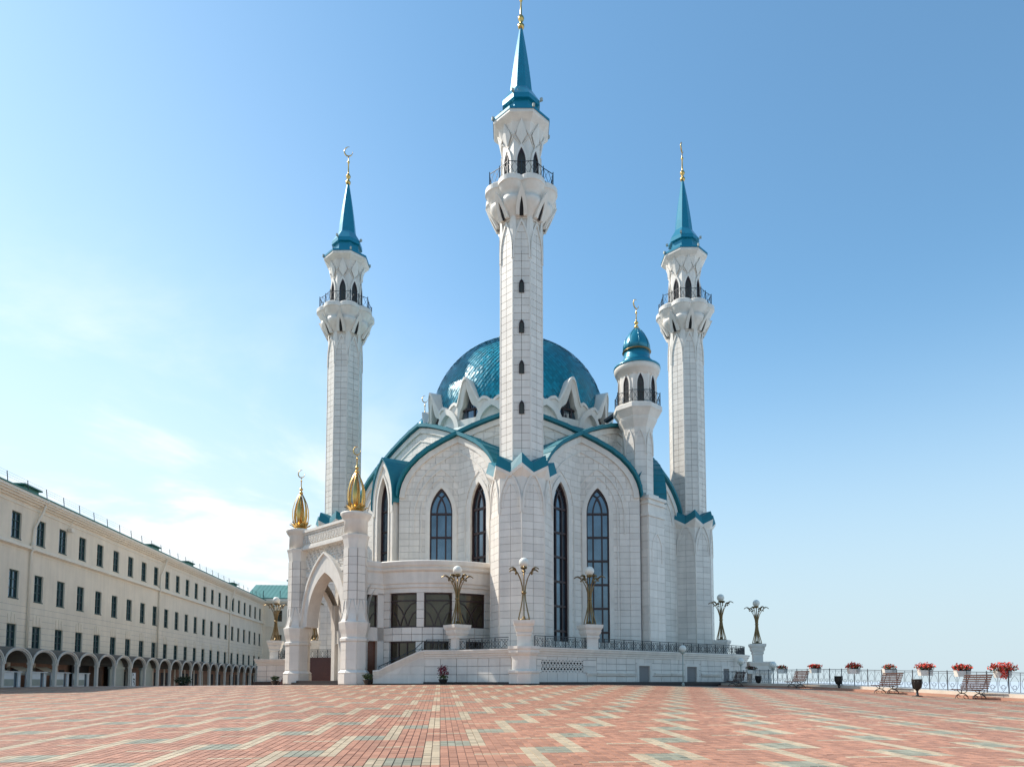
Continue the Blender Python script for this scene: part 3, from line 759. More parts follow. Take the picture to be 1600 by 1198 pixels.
# dome: scale tiles over an inner shell
DZ, DR, DV = 26.6, 8.5, 8.15
def dome(th, el, off=0.):
    r = (DR+off)*cos(el)**.97; z = DZ+(DV+off)*sin(el); return (C0[0]+r*sin(th), C0[1]-r*cos(th), z)
b = MB(); b.loft([[dome(2*pi*i/72, radians(e), -.08) for i in range(72)] for e in range(-4, 91, 4)], 0, True); dm = mroot(b.build('dome', 'spire_teal', mosque))
b = MB(); row = 0; el = radians(-1.5)
while el < radians(86):
    stp = .25/DR; c = max(.05, cos(el)); nn = max(10, int(2*pi*DR*c/.38))
    for i in range(nn):
        th = 2*pi*(i+.5*(row % 2))/nn; dt = pi/nn*.97
        j = random.gauss(0, .009); k = random.gauss(0, .010)
        b.add([dome(th, el-stp*.95, .055+j), dome(th+dt, el, .03+k), dome(th, el+stp*1.0, .004), dome(th-dt, el, .03-k)], ((0, 1, 2), (0, 2, 3)))
    el += stp; row += 1
o = b.build('scale_tiles', 'dome_teal', dm); o['kind'] = 'stuff'
finial(34.6, 3.2, 1.).build('finial', 'gold', mosque).location = (0, 0, -MO.z)
# gutter walk from dome to turret
b = MB(); b.bar((8.2, 60.5, 24.1), (10.2, 59.0, 25.1), .5, .22); mroot(b.build('roof_bridge', 'iron', mosque))

# ------------------------------------------------------------------ round annex between portal and front minaret
AC = (-6.1, 57.7); AR = 6.73
ar = Arc(AC, AR)
def ang_px(px):                                         # arc length on the annex wall under image column px
    d = Vector(((px-800)/FPX, 1)).normalized(); c = Vector(AC); t = d.dot(c) - sqrt(max(0, AR*AR-(c-d*d.dot(c)).length_squared))
    p = d*t; return AR*atan2(p.x-AC[0], -(p.y-AC[1]))
ul, ur = ang_px(599), ang_px(771)+.6
b = MB(); nn = 26
def ringseg(r0, z0, r1, z1): b.loft([[ar(ul+(ur-ul)*i/nn, z0, r0) for i in range(nn+1)], [ar(ul+(ur-ul)*i/nn, z1, r1) for i in range(nn+1)]], 0, closed=False)
corn = [(-.3, 7.82), (.02, 7.82), (.02, 8.15), (.12, 8.2), (.12, 8.42), (.2, 8.5), (.26, 9.3), (.42, 9.42), (.46, 9.55), (.36, 9.62), (.5, 9.78), (.56, 10.05), (.5, 10.12), (-6, 10.14)]
b.loft([[ar(ul+(ur-ul)*i/nn, z, d) for i in range(nn+1)] for d, z in corn], 0, closed=False)
lf = [Vector(ar(ul, 0, 0)), Vector((-11.6, 50.35, 0))]
for (d, z), (d2, z2) in zip(corn[:-1], corn[1:]):
    b.quad((lf[1].x-.2*d, lf[1].y-d, z), (lf[0].x-.2*d, lf[0].y-d, z), (lf[0].x-.2*d2, lf[0].y-d2, z2), (lf[1].x-.2*d2, lf[1].y-d2, z2))
annex = mroot(b.build('annex', 'stone_trim', mosque))
cl_ = MB(); bk = MB()
bk.loft([[ar(ul+(ur-ul)*i/nn, z, -.32) for i in range(nn+1)] for z in (.6, 7.9)], 0, closed=False)
W_up = [(608, 650), (662, 706), (716, 758)]
U = [(ang_px(a), ang_px(c)) for a, c in W_up]
lows = [(ang_px(608), ang_px(649)), (ang_px(662), ang_px(704)), (ang_px(725), ang_px(757))]
def iv(z):
    if 5.3 < z < 7.8: hs = U
    elif 1.0 < z < 4.25: hs = lows
    else: hs = []
    I = []; a = ul
    for h0, h1 in hs: I.append((a, h0)); a = h1
    I.append((a, ur)); return I
for (z0, z1) in ((.8, 4.24), (4.26, 5.28), (5.3, 7.82)): put(cl_, clad(ar, z0, z1, .6, iv, .8, -.3, .0, .03))
cl_.build('annex_cladding', 'stone', annex)['kind'] = 'stuff'; bk.build('annex_core', 'joint', annex)
def hline(fr, u0, u1, z, w, d0, d1, b, n=5):
    us = [u0+(u1-u0)*i/n for i in range(n+1)]
    strip(b, fr, [(u, z-w/2) for u in us], [(u, z+w/2) for u in us], d0, d1)
def vline(fr, u, z0, z1, w, d0, d1, b): strip(b, fr, [(u-w/2, z0), (u-w/2, z1)], [(u+w/2, z0), (u+w/2, z1)], d0, d1)
def curve(fr, pts, w, d0, d1, b):
    A = []; B = []
    for i, p in enumerate(pts):
        a, c = pts[max(i-1, 0)], pts[min(i+1, len(pts)-1)]
        t = Vector((c[0]-a[0], c[1]-a[1])).normalized(); A.append((p[0]-t.y*w/2, p[1]+t.x*w/2)); B.append((p[0]+t.y*w/2, p[1]-t.x*w/2))
    strip(b, fr, A, B, d0, d1)
def big_window(fr, u0, u1, z0, z1, d, par):
    b = MB(); w = u1-u0; h = z1-z0
    for z in (z0+.05, z1-.05): hline(fr, u0, u1, z, .1, d, d+.09, b)
    for u in (u0+.04, u1-.04): vline(fr, u, z0, z1, .08, d, d+.09, b)
    hline(fr, u0, u1, z1-.22*h, .1, d, d+.07, b)
    zt = z1-.22*h
    def q(u, v): return (u0+w*u, z0+(zt-z0)*v)
    for s in (0, 1):
        f = (lambda u: u) if s == 0 else (lambda u: 1-u)
        curve(fr, [q(f(.0), .97), q(f(.25), .85), q(f(.42), .62), q(f(.56), .3), q(f(.64), .0)], .075, d, d+.065, b)
        curve(fr, [q(f(.0), .62), q(f(.16), .5), q(f(.28), .25), q(f(.35), .0)], .075, d, d+.06, b)
    wn = b.build('window', 'frame', par)
    p = MB(); us = [u0+w*i/4 for i in range(5)]
    p.loft([[fr(u, z, d+.01) for u in us] for z in (z0, z1)], 0, closed=False); p.build('pane', 'dark_glass', wn)
for u0, u1 in U: big_window(ar, u0, u1, 5.3, 7.8, -.26, annex)
for u0, u1 in lows:
    b = MB(); hline(ar, u0, u1, 3.05, .09, -.26, -.18, b); hline(ar, u0, u1, 4.2, .1, -.26, -.17, b)
    for f in (0.02, .33, .66, .98): vline(ar, u0+(u1-u0)*f, 1.0, 4.25, .08, -.26, -.18, b)
    wn = b.build('window', 'frame', annex); p = MB(); us = [u0+(u1-u0)*i/4 for i in range(5)]; p.loft([[ar(u, z, -.25) for u in us] for z in (1.0, 4.25)], 0, closed=False); p.build('pane', 'dark_glass', wn)
# flat bay with the wooden door next to the portal
fd = Frame((lf[1].x, lf[1].y), atan2(lf[0].y-lf[1].y, lf[0].x-lf[1].x)); LW = (lf[0]-lf[1]).length
b = MB()
for u0, u1, z0, z1 in ((0, LW, 4.3, 5.3), (LW-.5, LW, .8, 7.82), (0, LW, 7.7, 7.9)): b.loft([[fd(u0, z, 0), fd(u1, z, 0), fd(u1, z, -.5), fd(u0, z, -.5)] for z in (z0, z1)], 0, False, True, True)
b.build('door_bay', 'stone', annex)
big_window(fd, .2, LW-.5, 5.3, 7.7, -.3, annex)
b = MB(); strip(b, fd, [(.3, .8), (.3, 4.3)], [(LW-.5, .8), (LW-.5, 4.3)], -.45, -.38)
for k in range(2):
    x0 = .35+k*(LW-.9)/2; strip(b, fd, poly_arch((LW-1.0)/4-.06, 1.2, 3.2, .7, 6) and [(x0+.05, 1.2), (x0+.05, 2.3)], [(x0+(LW-1)/2-.08, 1.2), (x0+(LW-1)/2-.08, 2.3)], -.4, -.33)
    strip(b, fd, [(x0+.05, 2.5), (x0+.05, 3.9)], [(x0+(LW-1)/2-.08, 2.5), (x0+(LW-1)/2-.08, 3.9)], -.4, -.33)
d_ = b.build('door', 'door_wood', annex); b = MB(); b.bar(fd(LW/2-.15, 2.0, -.28), fd(LW/2-.15, 2.9, -.28), .04, .04); b.build('handle', 'gold', d_)
# ------------------------------------------------------------------ entrance portal
DG = Vector((-.70711, -.70711)); DW = Vector((.70711, -.70711))          # outward diagonal, and sideways (towards the camera's right)
def PP(r, w, z=0.): q = Vector(C0)+DG*r+DW*w; return (q.x, q.y, z)
portal = empty('entrance_portal'); portal.parent = mosque; portal.location = (0, 0, 0)
portal.matrix_parent_inverse = Matrix.Translation(-MO)
def make_column(front=True):
    col = empty('column'); b = MB()
    b.loft([ring8(.98, .6), ring8(.98, 1.15)], 1, cap1=True)
    b.loft([ring8(a, z) for z, a in ((1.15, 1.0), (1.95, 1.0), (1.98, 1.04), (2.2, .87), (4.2, .87), (4.24, .96), (4.42, .96), (4.5, .86), (4.75, .9), (5.05, .98), (5.3, 1.02), (5.5, 1.05), (5.58, 1.05), (5.62, .98))], 0)
    b.build('pedestal', ['stone_trim', 'granite'], col)
    b = MB()
    prof = [(5.6, .98), (5.8, .9), (6.2, .82), (6.8, .78), (7.5, .77), (10.6, .77), (11.2, .8), (11.6, .86), (11.84, .93), (11.9, .93), (11.92, .8)]
    b.loft([ring8(a, z) for z, a in prof if z < 6.9], 1); b.loft([ring8(.752, 6.6), ring8(.752, 10.95)], 0); b.loft([ring8(.76, 10.9)]+[ring8(a, z) for z, a in prof if z > 11], 1); b.build('shaft', ['joint', 'stone_trim'], col)
    c = MB()
    for fr in faces8(.75):
        put(c, clad(fr, 6.6, 10.9, .62, lambda z: [(-.31, .31)], 1, 0, .06, .025)); f3 = Frame((fr.o.x*.86/.75, fr.o.y*.86/.75), atan2(fr.u.y, fr.u.x))
        put(c, clad(f3, 2.25, 4.2, .65, lambda z: [(-.35, .35)], 1, 0, .04, .025)); put(c, clad(f3, 1.2, 1.9, .75, lambda z: [(-.41, .41)], 1, .1, .165, .025))
    c.build('column_cladding', 'stone', col)['kind'] = 'stuff'
    b = MB()
    for k in range(8):
        a = -pi/2+pi/8+k*pi/4
        for sg in (-1, 1): b.tube([((1.05 if z < 6 else .85 if z < 11.5 else .96)*cos(a+sg*w), (1.05 if z < 6 else .85 if z < 11.5 else .96)*sin(a+sg*w), z) for z, w in ((5.65, .02), (6.3, .08), (7.2, .3))], .025, 4)
    b.build('column_moulding', 'stone_trim', col)
    if front:
        b = MB(); b.lathe([(11.85, .84), (12.95, .84), (13.05, .9), (13.2, 1.02), (13.4, 1.12), (13.5, 1.12), (13.55, .5)], 32, 0); b.build('capital', 'stone_trim', col)
        # gilded lotus bud
        b = MB()
        b.lathe([(13.5, .72), (13.62, .74), (13.75, .5), (13.9, .45)], 16)
        for k in range(10):
            a = k*2*pi/10+.15
            for lvl, (r0, r1, h, w) in enumerate(((.45, .98, .42, .2), (.4, .74, .62, .2))):
                aa = a+(.3 if lvl else 0); ca, sa = cos(aa), sin(aa); P = []
                for t, ww in ((0, .6), (.35, 1), (.7, .8), (1, .05)):
                    r = r0+(r1-r0)*t**1.4; z = 13.62+h*t**.7; P.append([(r*ca+sa*w*ww, r*sa-ca*w*ww, z), (r*1.05*ca, r*1.05*sa, z-.04), (r*ca-sa*w*ww, r*sa+ca*w*ww, z)])
                b.loft(P, 0, True, closed=False)
        [b.v.__setitem__(i, (v[0]*.86, v[1]*.86, v[2])) for i, v in enumerate(b.v)]; b.build('lotus_base', 'gold', col)
        b = MB()
        for k in range(6):
            a = -pi/2+k*pi/3; P = []
            for t in (0, .12, .3, .5, .7, .85, .95, 1):
                z = 13.85+2.75*t; r = .52+.2*sin(pi*min(1, t*1.25))*(1 if t < .8 else .6) if t < .8 else .52+.04; r = float(np.interp(t, [0, .12, .3, .5, .7, .85, .95, 1], [.5, .66, .75, .72, .56, .34, .16, .07])); w = float(np.interp(t, [0, .3, .6, 1], [.12, .17, .13, .03]))
                ca, sa = cos(a), sin(a); P.append([(r*ca+sa*w, r*sa-ca*w, z), ((r+.07)*ca, (r+.07)*sa, z), (r*ca-sa*w, r*sa+ca*w, z)])
            b.loft(P, 0, True, closed=False)
        b.lathe([(13.8, .16), (16.3, .1)], 10); [b.v.__setitem__(i, (v[0]*.84, v[1]*.84, v[2])) for i, v in enumerate(b.v)]; b.build('lotus_bud', 'gold', col)
        finial(16.55, 1.6, .62).build('finial', 'gold', col)
    return col
for w in (4.11, -4.11):
    c = make_column(); c.parent = portal; p = PP(21, w); c.location = (p[0], p[1], -.02)
for r, w in ((16.9, -4.1), (16.9, 4.1)):
    c = make_column(False); c.parent = portal; p = PP(r, w); c.location = (p[0], p[1], 0); c.scale = (.8, .8, .8)
frp = Frame(PP(21, 0)[:2], atan2(DW.y, DW.x))              # u runs towards DW, out is DG
b = MB(); inn = [(x, z) for x, z in poly_arch(2.55, 5.6, 5.9, 3.75, 14)]; out = [(x, z) for x, z in poly_arch(3.35, 5.6, 5.9, 5.35, 14)]
strip(b, frp, out, inn, -.9, .12); strip(b, frp, out, [(x*.955, z-.16) for x, z in out], .1, .26)
b.build('front_arch', 'stone_trim', portal)
for sgn in (-1, 1):                                        # arches on the two sides
    b = MB(); fs = Frame(PP(18.95, sgn*4.11)[:2], atan2(DG.y, DG.x)); strip(b, fs, poly_arch(1.5, 5.6, 6.2, 3.4, 10), poly_arch(1.1, 5.6, 6.2, 2.6, 10), -.35, .35); b.build('side_arch', 'stone_trim', portal)
def obox(fr, u0, u1, z0, z1, d0, d1, b, mi=0): b.loft([[fr(u0, z, d0), fr(u1, z, d0), fr(u1, z, d1), fr(u0, z, d1)] for z in (z0, z1)], mi, False, True, True)
b = MB()
for z0, z1, d in ((11.75, 11.95, .3), (11.95, 12.1, .22), (12.1, 12.95, .12), (12.95, 13.1, .2), (13.1, 13.3, .3)): obox(frp, -3.4, 3.4, z0, z1, -d-.2, d, b)
b.build('beam', 'stone_trim', portal)
b = MB()
for i in range(17):                                        # carved band on the beam
    u = -3.1+i*6.2/16
    for s in (-1, 1):
        curve(frp, [(u-.17, 12.52), (u-.1, 12.52+s*.2), (u, 12.52+s*.3), (u+.1, 12.52+s*.2), (u+.17, 12.52)], .05, .12, .19, b)
    strip(b, frp, [(u-.05, 12.35), (u-.05, 12.7)], [(u+.05, 12.35), (u+.05, 12.7)], .12, .18)
    curve(frp, [(u+.02, 12.2), (u+.19, 12.3), (u+.37, 12.2)], .04, .12, .18, b); curve(frp, [(u+.02, 12.85), (u+.19, 12.74), (u+.37, 12.85)], .04, .12, .18, b)
b.build('carved_band', 'stone_carved', portal)
b = MB()                                                  # openwork spandrels
def oarch(u): return 5.9 if abs(u) > 3.35 else max(z for z in [5.9]+[zz for zz in np.linspace(5.9, 11.25, 60) if arch_hw(zz, 3.35, 5.9, 5.35) >= abs(u)])
def okp(u, z): return abs(u) < 3.42 and oarch(u)-.1 < z < 11.8
for i in range(-24, 25):
    for k in range(0, 14):
        u, z = i*.16, 9.0+k*.22
        for du, dz in ((.16, .22), (-.16, .22)):
            if (i+k) % 2 == 0 and okp(u, z) and okp(u+du, z+dz): b.bar(frp(u, z, -.2), frp(u+du, z+dz, -.2), .07, .14)
        if (i+k) % 4 == 0 and okp(u, z): b.bar(frp(u, z-.1, -.2), frp(u, z+.1, -.2), .1, .18)
b.build('openwork', 'stone_carved', portal)
b = MB()                                                  # flat roof and ceiling of the porch, inner wall
b.loft([[PP(20.9, -4.0, z), PP(20.9, 4.0, z), PP(16.4, 4.0, z), PP(16.4, -4.0, z)] for z in (9.6, 9.9)], 0, False, True, True); b.build('porch_roof', 'stone_trim', portal)
b = MB(); fi = Frame(PP(16.5, 0)[:2], atan2(DW.y, DW.x))
obox(fi, -4.4, 4.4, 8.6, 9.9, -.3, .1, b); obox(fi, -3.0, -2.2, .9, 8.6, -.3, .12, b); obox(fi, 2.2, 3.0, .9, 8.6, -.3, .12, b); obox(fi, -4.4, 4.4, 4.6, 5.5, -.3, .1, b)
b.build('inner_front', 'stone', portal)
b = MB(); panel(b, fi, [(-4.4, .9), (4.4, .9), (4.4, 8.6), (-4.4, 8.6)], -.25); b.build('entrance_glass', 'dark_glass', portal)
for w0, wd in ((-2.75, .5), (-1.7, .5)):                   # slim posts and tie beam inside the porch
    b = MB(); q = PP(18.4, w0); b.box((q[0], q[1], 4.2), (wd, wd, 6.6), pi/4); b.build('porch_post', 'stone_trim', portal)
b = MB(); q = PP(18.4, -2.2); b.box((q[0], q[1], 4.9), (.9, .3, 1.1), -pi/4); b.build('porch_beam', 'stone_trim', portal)
b = MB()
for k in range(3): b = MB(); b.loft([[PP(22.2-k*.32, -3.4, z), PP(22.2-k*.32, 3.4, z), PP(15, 3.4, z), PP(15, -3.4, z)] for z in (.6+k*.14, 1.12+k*.14)], 0, False, True, True); b.build('step', 'granite', portal)
# brown side stair up to the left-hand terrace
st = MB()
for k in range(14):
    y = 59.6+k*.3; z = 1.2+k*.165; st.loft([[(-19.6, y, zz), (-14.4, y, zz), (-14.4, 64.2, zz), (-19.6, 64.2, zz)] for zz in (z-.3 if k else .6, z+.13)], 0, False, True, True)
mroot(st.build('stair', 'step_granite', mosque))

# ------------------------------------------------------------------ terrace round the mosque
terr = mroot(empty('terrace', parent=mosque))
ZT = 3.65
def seg_at(p, q, px):                                      # distance along p-q at image column px
    t = (px-800)/FPX; dx, dy = q[0]-p[0], q[1]-p[1]
    s = (t*p[1]-p[0])/(dx-t*dy); return s*sqrt(dx*dx+dy*dy)
def wall_run(pts, zt, holes=(), name='terrace_wall', z0=.3, cap=True):
    """Clad wall along pts (left to right seen from outside)."""
    cl2 = MB(); core = MB(); pl = MB(); P = [Vector(p) for p in pts]
    nr = []
    for i in range(len(P)):
        a = (P[i]-P[i-1]).normalized() if i else None; c = (P[i+1]-P[i]).normalized() if i < len(P)-1 else None
        t = a if c is None else c if a is None else (a+c).normalized(); k = 1 if a is None or c is None else 1/max(.4, t.dot(a)); nr.append(Vector((t.y, -t.x))*k)
    for i in range(len(P)-1):
        d = P[i+1]-P[i]; f = Frame(P[i], atan2(d.y, d.x)); ln = d.length
        hs = [h for h in holes if h[0] == i]
        def iv(z):
            I = []; a = .0
            for _, h0, h1, za, zb in sorted(hs):
                if za < z < zb: I.append((a, h0)); a = h1
            I.append((a, ln)); return I
        zs = sorted(set([1.25, zt-.58]+[h[3] for h in hs]+[h[4] for h in hs]))
        zs = [z for z in zs if 1.25 <= z <= zt-.58]
        for za, zb in zip(zs[:-1], zs[1:]): put(cl2, clad(f, za, zb, .5, iv, .95, -.12, .0, .03))
        core.quad(f(0, z0, -.1), f(ln, z0, -.1), f(ln, zt-.3, -.1), f(0, zt-.3, -.1))
    def lof(mb, prof, mi=0): mb.loft([[(P[i].x+nr[i].x*d, P[i].y+nr[i].y*d, z) for i in range(len(P))] for d, z in prof], mi, closed=False)
    lof(core, [(.0, z0-.2), (.3, z0-.2), (.3, 1.3), (-.1, 1.32)], 1)  # granite plinth, thickened so its dark colour doubles as the shadow strip
    if cap: lof(pl, [(-.1, zt-.6), (.05, zt-.58), (.06, zt-.45), (.12, zt-.42), (.14, zt-.3), (.22, zt-.26), (.24, zt-.12), (.3, zt-.1), (.3, zt), (-.4, zt), (-.4, zt-.2)])
    o = core.build(name, ['joint', 'granite'], terr); cl2.build('wall_cladding', 'stone', o)['kind'] = 'stuff'
    if cap: pl.build('coping', 'stone_trim', o)
    return o
RA = [(1.65, 47.15), (6.06, 50.5), (9.3, 53.0), (12.5, 55.5), (15.5, 57.8), (19.0, 60.4), (20.2, 61.6), (20.95, 62.9), (21.4, 64.5), (21.5, 67)]
hl = []
def hole(i, p0, p1, za, zb): hl.append((i, seg_at(RA[i], RA[i+1], p0), seg_at(RA[i], RA[i+1], p1), za, zb))
hole(0, 846, 911, 1.95, 2.85); hole(2, 995, 1018, 1.26, 2.72); hole(3, 1070, 1091, 1.26, 2.72); hole(4, 1127, 1141, 1.26, 2.6)
rw = wall_run(RA, ZT, hl)
def segf(i): p, q = Vector(RA[i]), Vector(RA[i+1]); return Frame(p, atan2((q-p).y, (q-p).x))
f = segf(0); h = hl[0]
b = MB(); panel(b, f, [(h[1], 1.95), (h[2], 1.95), (h[2], 2.85), (h[1], 2.85)], -.09); gv = b.build('grille_recess', 'void', rw)
b = MB(); gw = h[2]-h[1]
def clipseg(x0, z0_, x1, z1_, lo, hi):
    dx = x1-x0; t0, t1 = 0., 1.
    a, c = (lo-x0)/dx, (hi-x0)/dx
    if a > c: a, c = c, a
    t0, t1 = max(t0, a), min(t1, c)
    return None if t1-t0 < .05 else (x0+dx*t0, z0_+(z1_-z0_)*t0, x0+dx*t1, z0_+(z1_-z0_)*t1)
for k in range(-3, 14):
    for s_ in (-1, 1):
        x0 = h[1]+k*.3; q = clipseg(x0 if s_ > 0 else x0+.6, 1.95, x0+.6 if s_ > 0 else x0, 2.85, h[1], h[2])
        if q: b.bar(f(q[0], q[1], -.04), f(q[2], q[3], -.04), .045, .07)
for z in (2.1, 2.4, 2.7): b.bar(f(h[1], z, -.045), f(h[2], z, -.045), .04, .06)
for z in (1.97, 2.83): b.bar(f(h[1], z, -.03), f(h[2], z, -.03), .06, .06)
b.build('lattice_grille', 'stone_trim', rw)
for hh in hl[1:]:
    f = segf(hh[0]); b = MB()
    strip(b, f, [(hh[1]-.02, 1.26), (hh[1]-.02, hh[4]+.02), (hh[2]+.02, hh[4]+.02), (hh[2]+.02, 1.26)], [(hh[1]+.22, 1.26), (hh[1]+.22, hh[4]-.2), (hh[2]-.22, hh[4]-.2), (hh[2]-.22, 1.26)], -.25, .03)
    w = b.build('window', 'stone_trim', rw); b = MB(); panel(b, f, [(hh[1]+.2, 1.26), (hh[2]-.2, 1.26), (hh[2]-.2, hh[4]-.18), (hh[1]+.2, hh[4]-.18)], -.2); b.build('pane', 'dark_glass', w)
    b = MB(); m = (hh[1]+hh[2])/2+.2; strip(b, f, [(m-.05, 1.26), (m-.05, hh[4]-.2)], [(m+.3, 1.26), (m+.3, hh[4]-.2)], -.19, -.12); b.build('window_frame', 'frame', w)
b = MB()                                                  # dado strips on the wall
for i, a, c in ((0, .0, hl[0][1]-.3), (0, hl[0][2]+.3, 5.5), (1, 0, 4), (2, hl[1][2]+.3, 4), (3, 0, hl[2][1]-.25), (4, 0, hl[3][1]-.25)):
    if c > a: f = segf(i); obox(f, a, c, 1.78, 1.9, -.02, .07, b); obox(f, a, c, 1.9, 2.0, -.02, .13, b)
b.build('dado', 'stone_trim', rw)
LA = [(-6.2, 49.9), (-3.9, 49.62), (-.05, 47.15)]
lw = wall_run(LA, ZT-.1)
# ramp parapet sloping down to the portal
f = Frame((-9.75, 49.42), atan2(.48, 3.55)); ln = 3.58
b = MB()
tp = [(0, 2.12), (.45, 2.16), (.9, 2.42), (2.9, 3.35), (3.25, 3.5), (ln, 3.55)]
def prof_pt(off): return [(u, z-off) for u, z in tp]
for o0, o1, d in ((0, .12, .3), (.12, .27, .2), (.27, .42, .12), (.42, .55, .05)): strip(b, f, prof_pt(o0), prof_pt(o1), -.45, d)
panel(b, f, [(0.02, .4)]+[(u+.02, z-.5) for u, z in tp]+[(ln, .4)], 0.0); b.quad(f(0, .4, 0), f(0, 2.0, 0), f(0, 2.0, -.45), f(0, .4, -.45))
rp = b.build('ramp_parapet', 'stone_trim', terr)
b = MB(); put(b, clad(f, 1.25, 3.0, .55, lambda z: [(max(.05, float(np.interp(z+.55, [2.16, 2.42, 3.35, 3.55], [.1, .9, 2.9, 3.3]))), ln-.02)], 1, 0, .04)); obox(f, 0, ln, .4, 1.24, -.1, .09, b, 0); b.build('wall_cladding', 'stone', rp)
b = MB(); obox(f, 0, ln, .4, 1.2, -.1, .12, b); b.build('plinth', 'granite', rp)
# front block under the middle lamp
b = MB(); fb = MB()
b.loft([[(x+.8, y+47.05, z) for x, y, _ in ring8(a, 0)] for z, a in ((1.2, 1.0), (1.9, 1.0), (1.93, 1.08), (2.05, 1.08), (2.12, .82), (2.8, .82), (3.05, .86), (3.15, .95), (3.2, .95), (3.25, 1.02), (3.45, 1.02), (3.5, 1.08), (3.68, 1.08), (3.7, .4))], 0)
b.loft([[(x+.8, y+47.05, z) for x, y, _ in ring8(1.05, 0)] for z in (.4, 1.22)], 1, cap1=True)
b.build('corner_block', ['stone_trim', 'granite'], terr)
# terrace floor
b = MB(); ring = [(-10.5, 50.2), (-9.7, 49.9), (-6.2, 50.2)] + [(x, y+.25) for x, y in LA[1:]] + [(x-.1, y+.2) for x, y in RA] + [(21.5, 80), (0, 95), (-21, 80)]
for i in range(3, len(ring)-1): b.add([(C0[0], C0[1], 3.5), (*ring[i], 3.5), (*ring[i+1], 3.5)], ((0, 1, 2),))
b.build('terrace_floor', 'stone', terr)
# terrace iron railings
def rail_unit():
    b = MB(); w, h = 1., .8
    b.bar((0, 0, h), (w, 0, h), .06, .05); b.bar((0, 0, .08), (w, 0, .08), .045, .04); b.bar((0, 0, h-.13), (w, 0, h-.13), .03, .03); b.bar((0, 0, 0), (0, 0, h), .05, .05)
    for k in range(2):
        x0 = k*.5
        b.tube([(x0+.25+.17*cos(t*pi/5), 0, .375+.22*sin(t*pi/5)) for t in range(11)], .016, 4)
        b.bar((x0, 0, .1), (x0+.5, 0, .66), .025, .025); b.bar((x0+.5, 0, .1), (x0, 0, .66), .025, .025); b.bar((x0+.25, 0, .08), (x0+.25, 0, h-.1), .022, .022)
    return b
trail = empty('railing', parent=terr); proto = rail_unit().build('railing_panel', 'iron', trail)
first = [True]
def run_rail(pts, z0, z1=None):
    for p, q in zip(pts[:-1], pts[1:]):
        P, Q = Vector(p), Vector(q); d = Q-P; n = max(1, round(d.length/1.0)); s = d.length/n
        for i in range(n):
            if first[0]: o = proto; first[0] = False
            else: o = proto.copy(); COL.objects.link(o)
            c = P+d*(i/n); o.location = (c.x, c.y, z0); o.rotation_euler = (0, 0, atan2(d.y, d.x)); o.scale = (s, 1, 1)
run_rail([(x-.12, y+.16) for x, y in RA], ZT-.02)
run_rail([(-3.9, 49.75), (-.25, 47.4)], ZT-.12); run_rail([(-6.1, 50.05), (-4.3, 49.85)], ZT-.15)
b = MB()
pp = [f(u, z+.78, -.2) for u, z in ((.35, 1.6), (.9, 1.85), (2.9, 2.85), (3.5, 3.55-.1))]
b.tube(pp, .03, 5); b.tube([(x, y, z-.6) for x, y, z in pp], .02, 4)
for t in (0, .2, .4, .6, .8, 1):
    u = .4+t*3.0; zt_ = float(np.interp(u, [.35, .9, 2.9, 3.5], [2.38, 2.63, 3.63, 4.23])); b.bar(f(u, zt_-.75, -.2), f(u, zt_, -.2), .04, .04)
    if t < 1: b.bar(f(u, zt_-.6, -.2), f(u+.6, zt_+.25, -.2), .025, .025); b.bar(f(u, zt_, -.2), f(u+.6, zt_-.35, -.2), .025, .025)
b.build('handrail', 'iron', terr)
# terrace left of the portal
LB = [(-24.6, 70.5), (-24.2, 67.0), (-21.4, 66.6), (-19.7, 64.6)]
wall_run(LB, 3.45)
wall_run([(-14.3, 62), (-11, 60)], 3.45)
run_rail([(-22.2, 67.0), (-19.9, 65.0)], 3.42); run_rail([(-19.6, 64.3), (-15.0, 64.3)], 3.42)
b = MB(); b.add([(-24.5, 70.4, 3.3), (-24, 67.1, 3.3), (-21.3, 66.7, 3.3), (-19.7, 64.4, 3.3), (-14.4, 64.2, 3.3), (-11, 62, 3.3), (-10, 80, 3.3), (-24, 80, 3.3)], ((0, 1, 2, 3, 4, 5, 6, 7),)); b.build('terrace_floor', 'stone', terr)
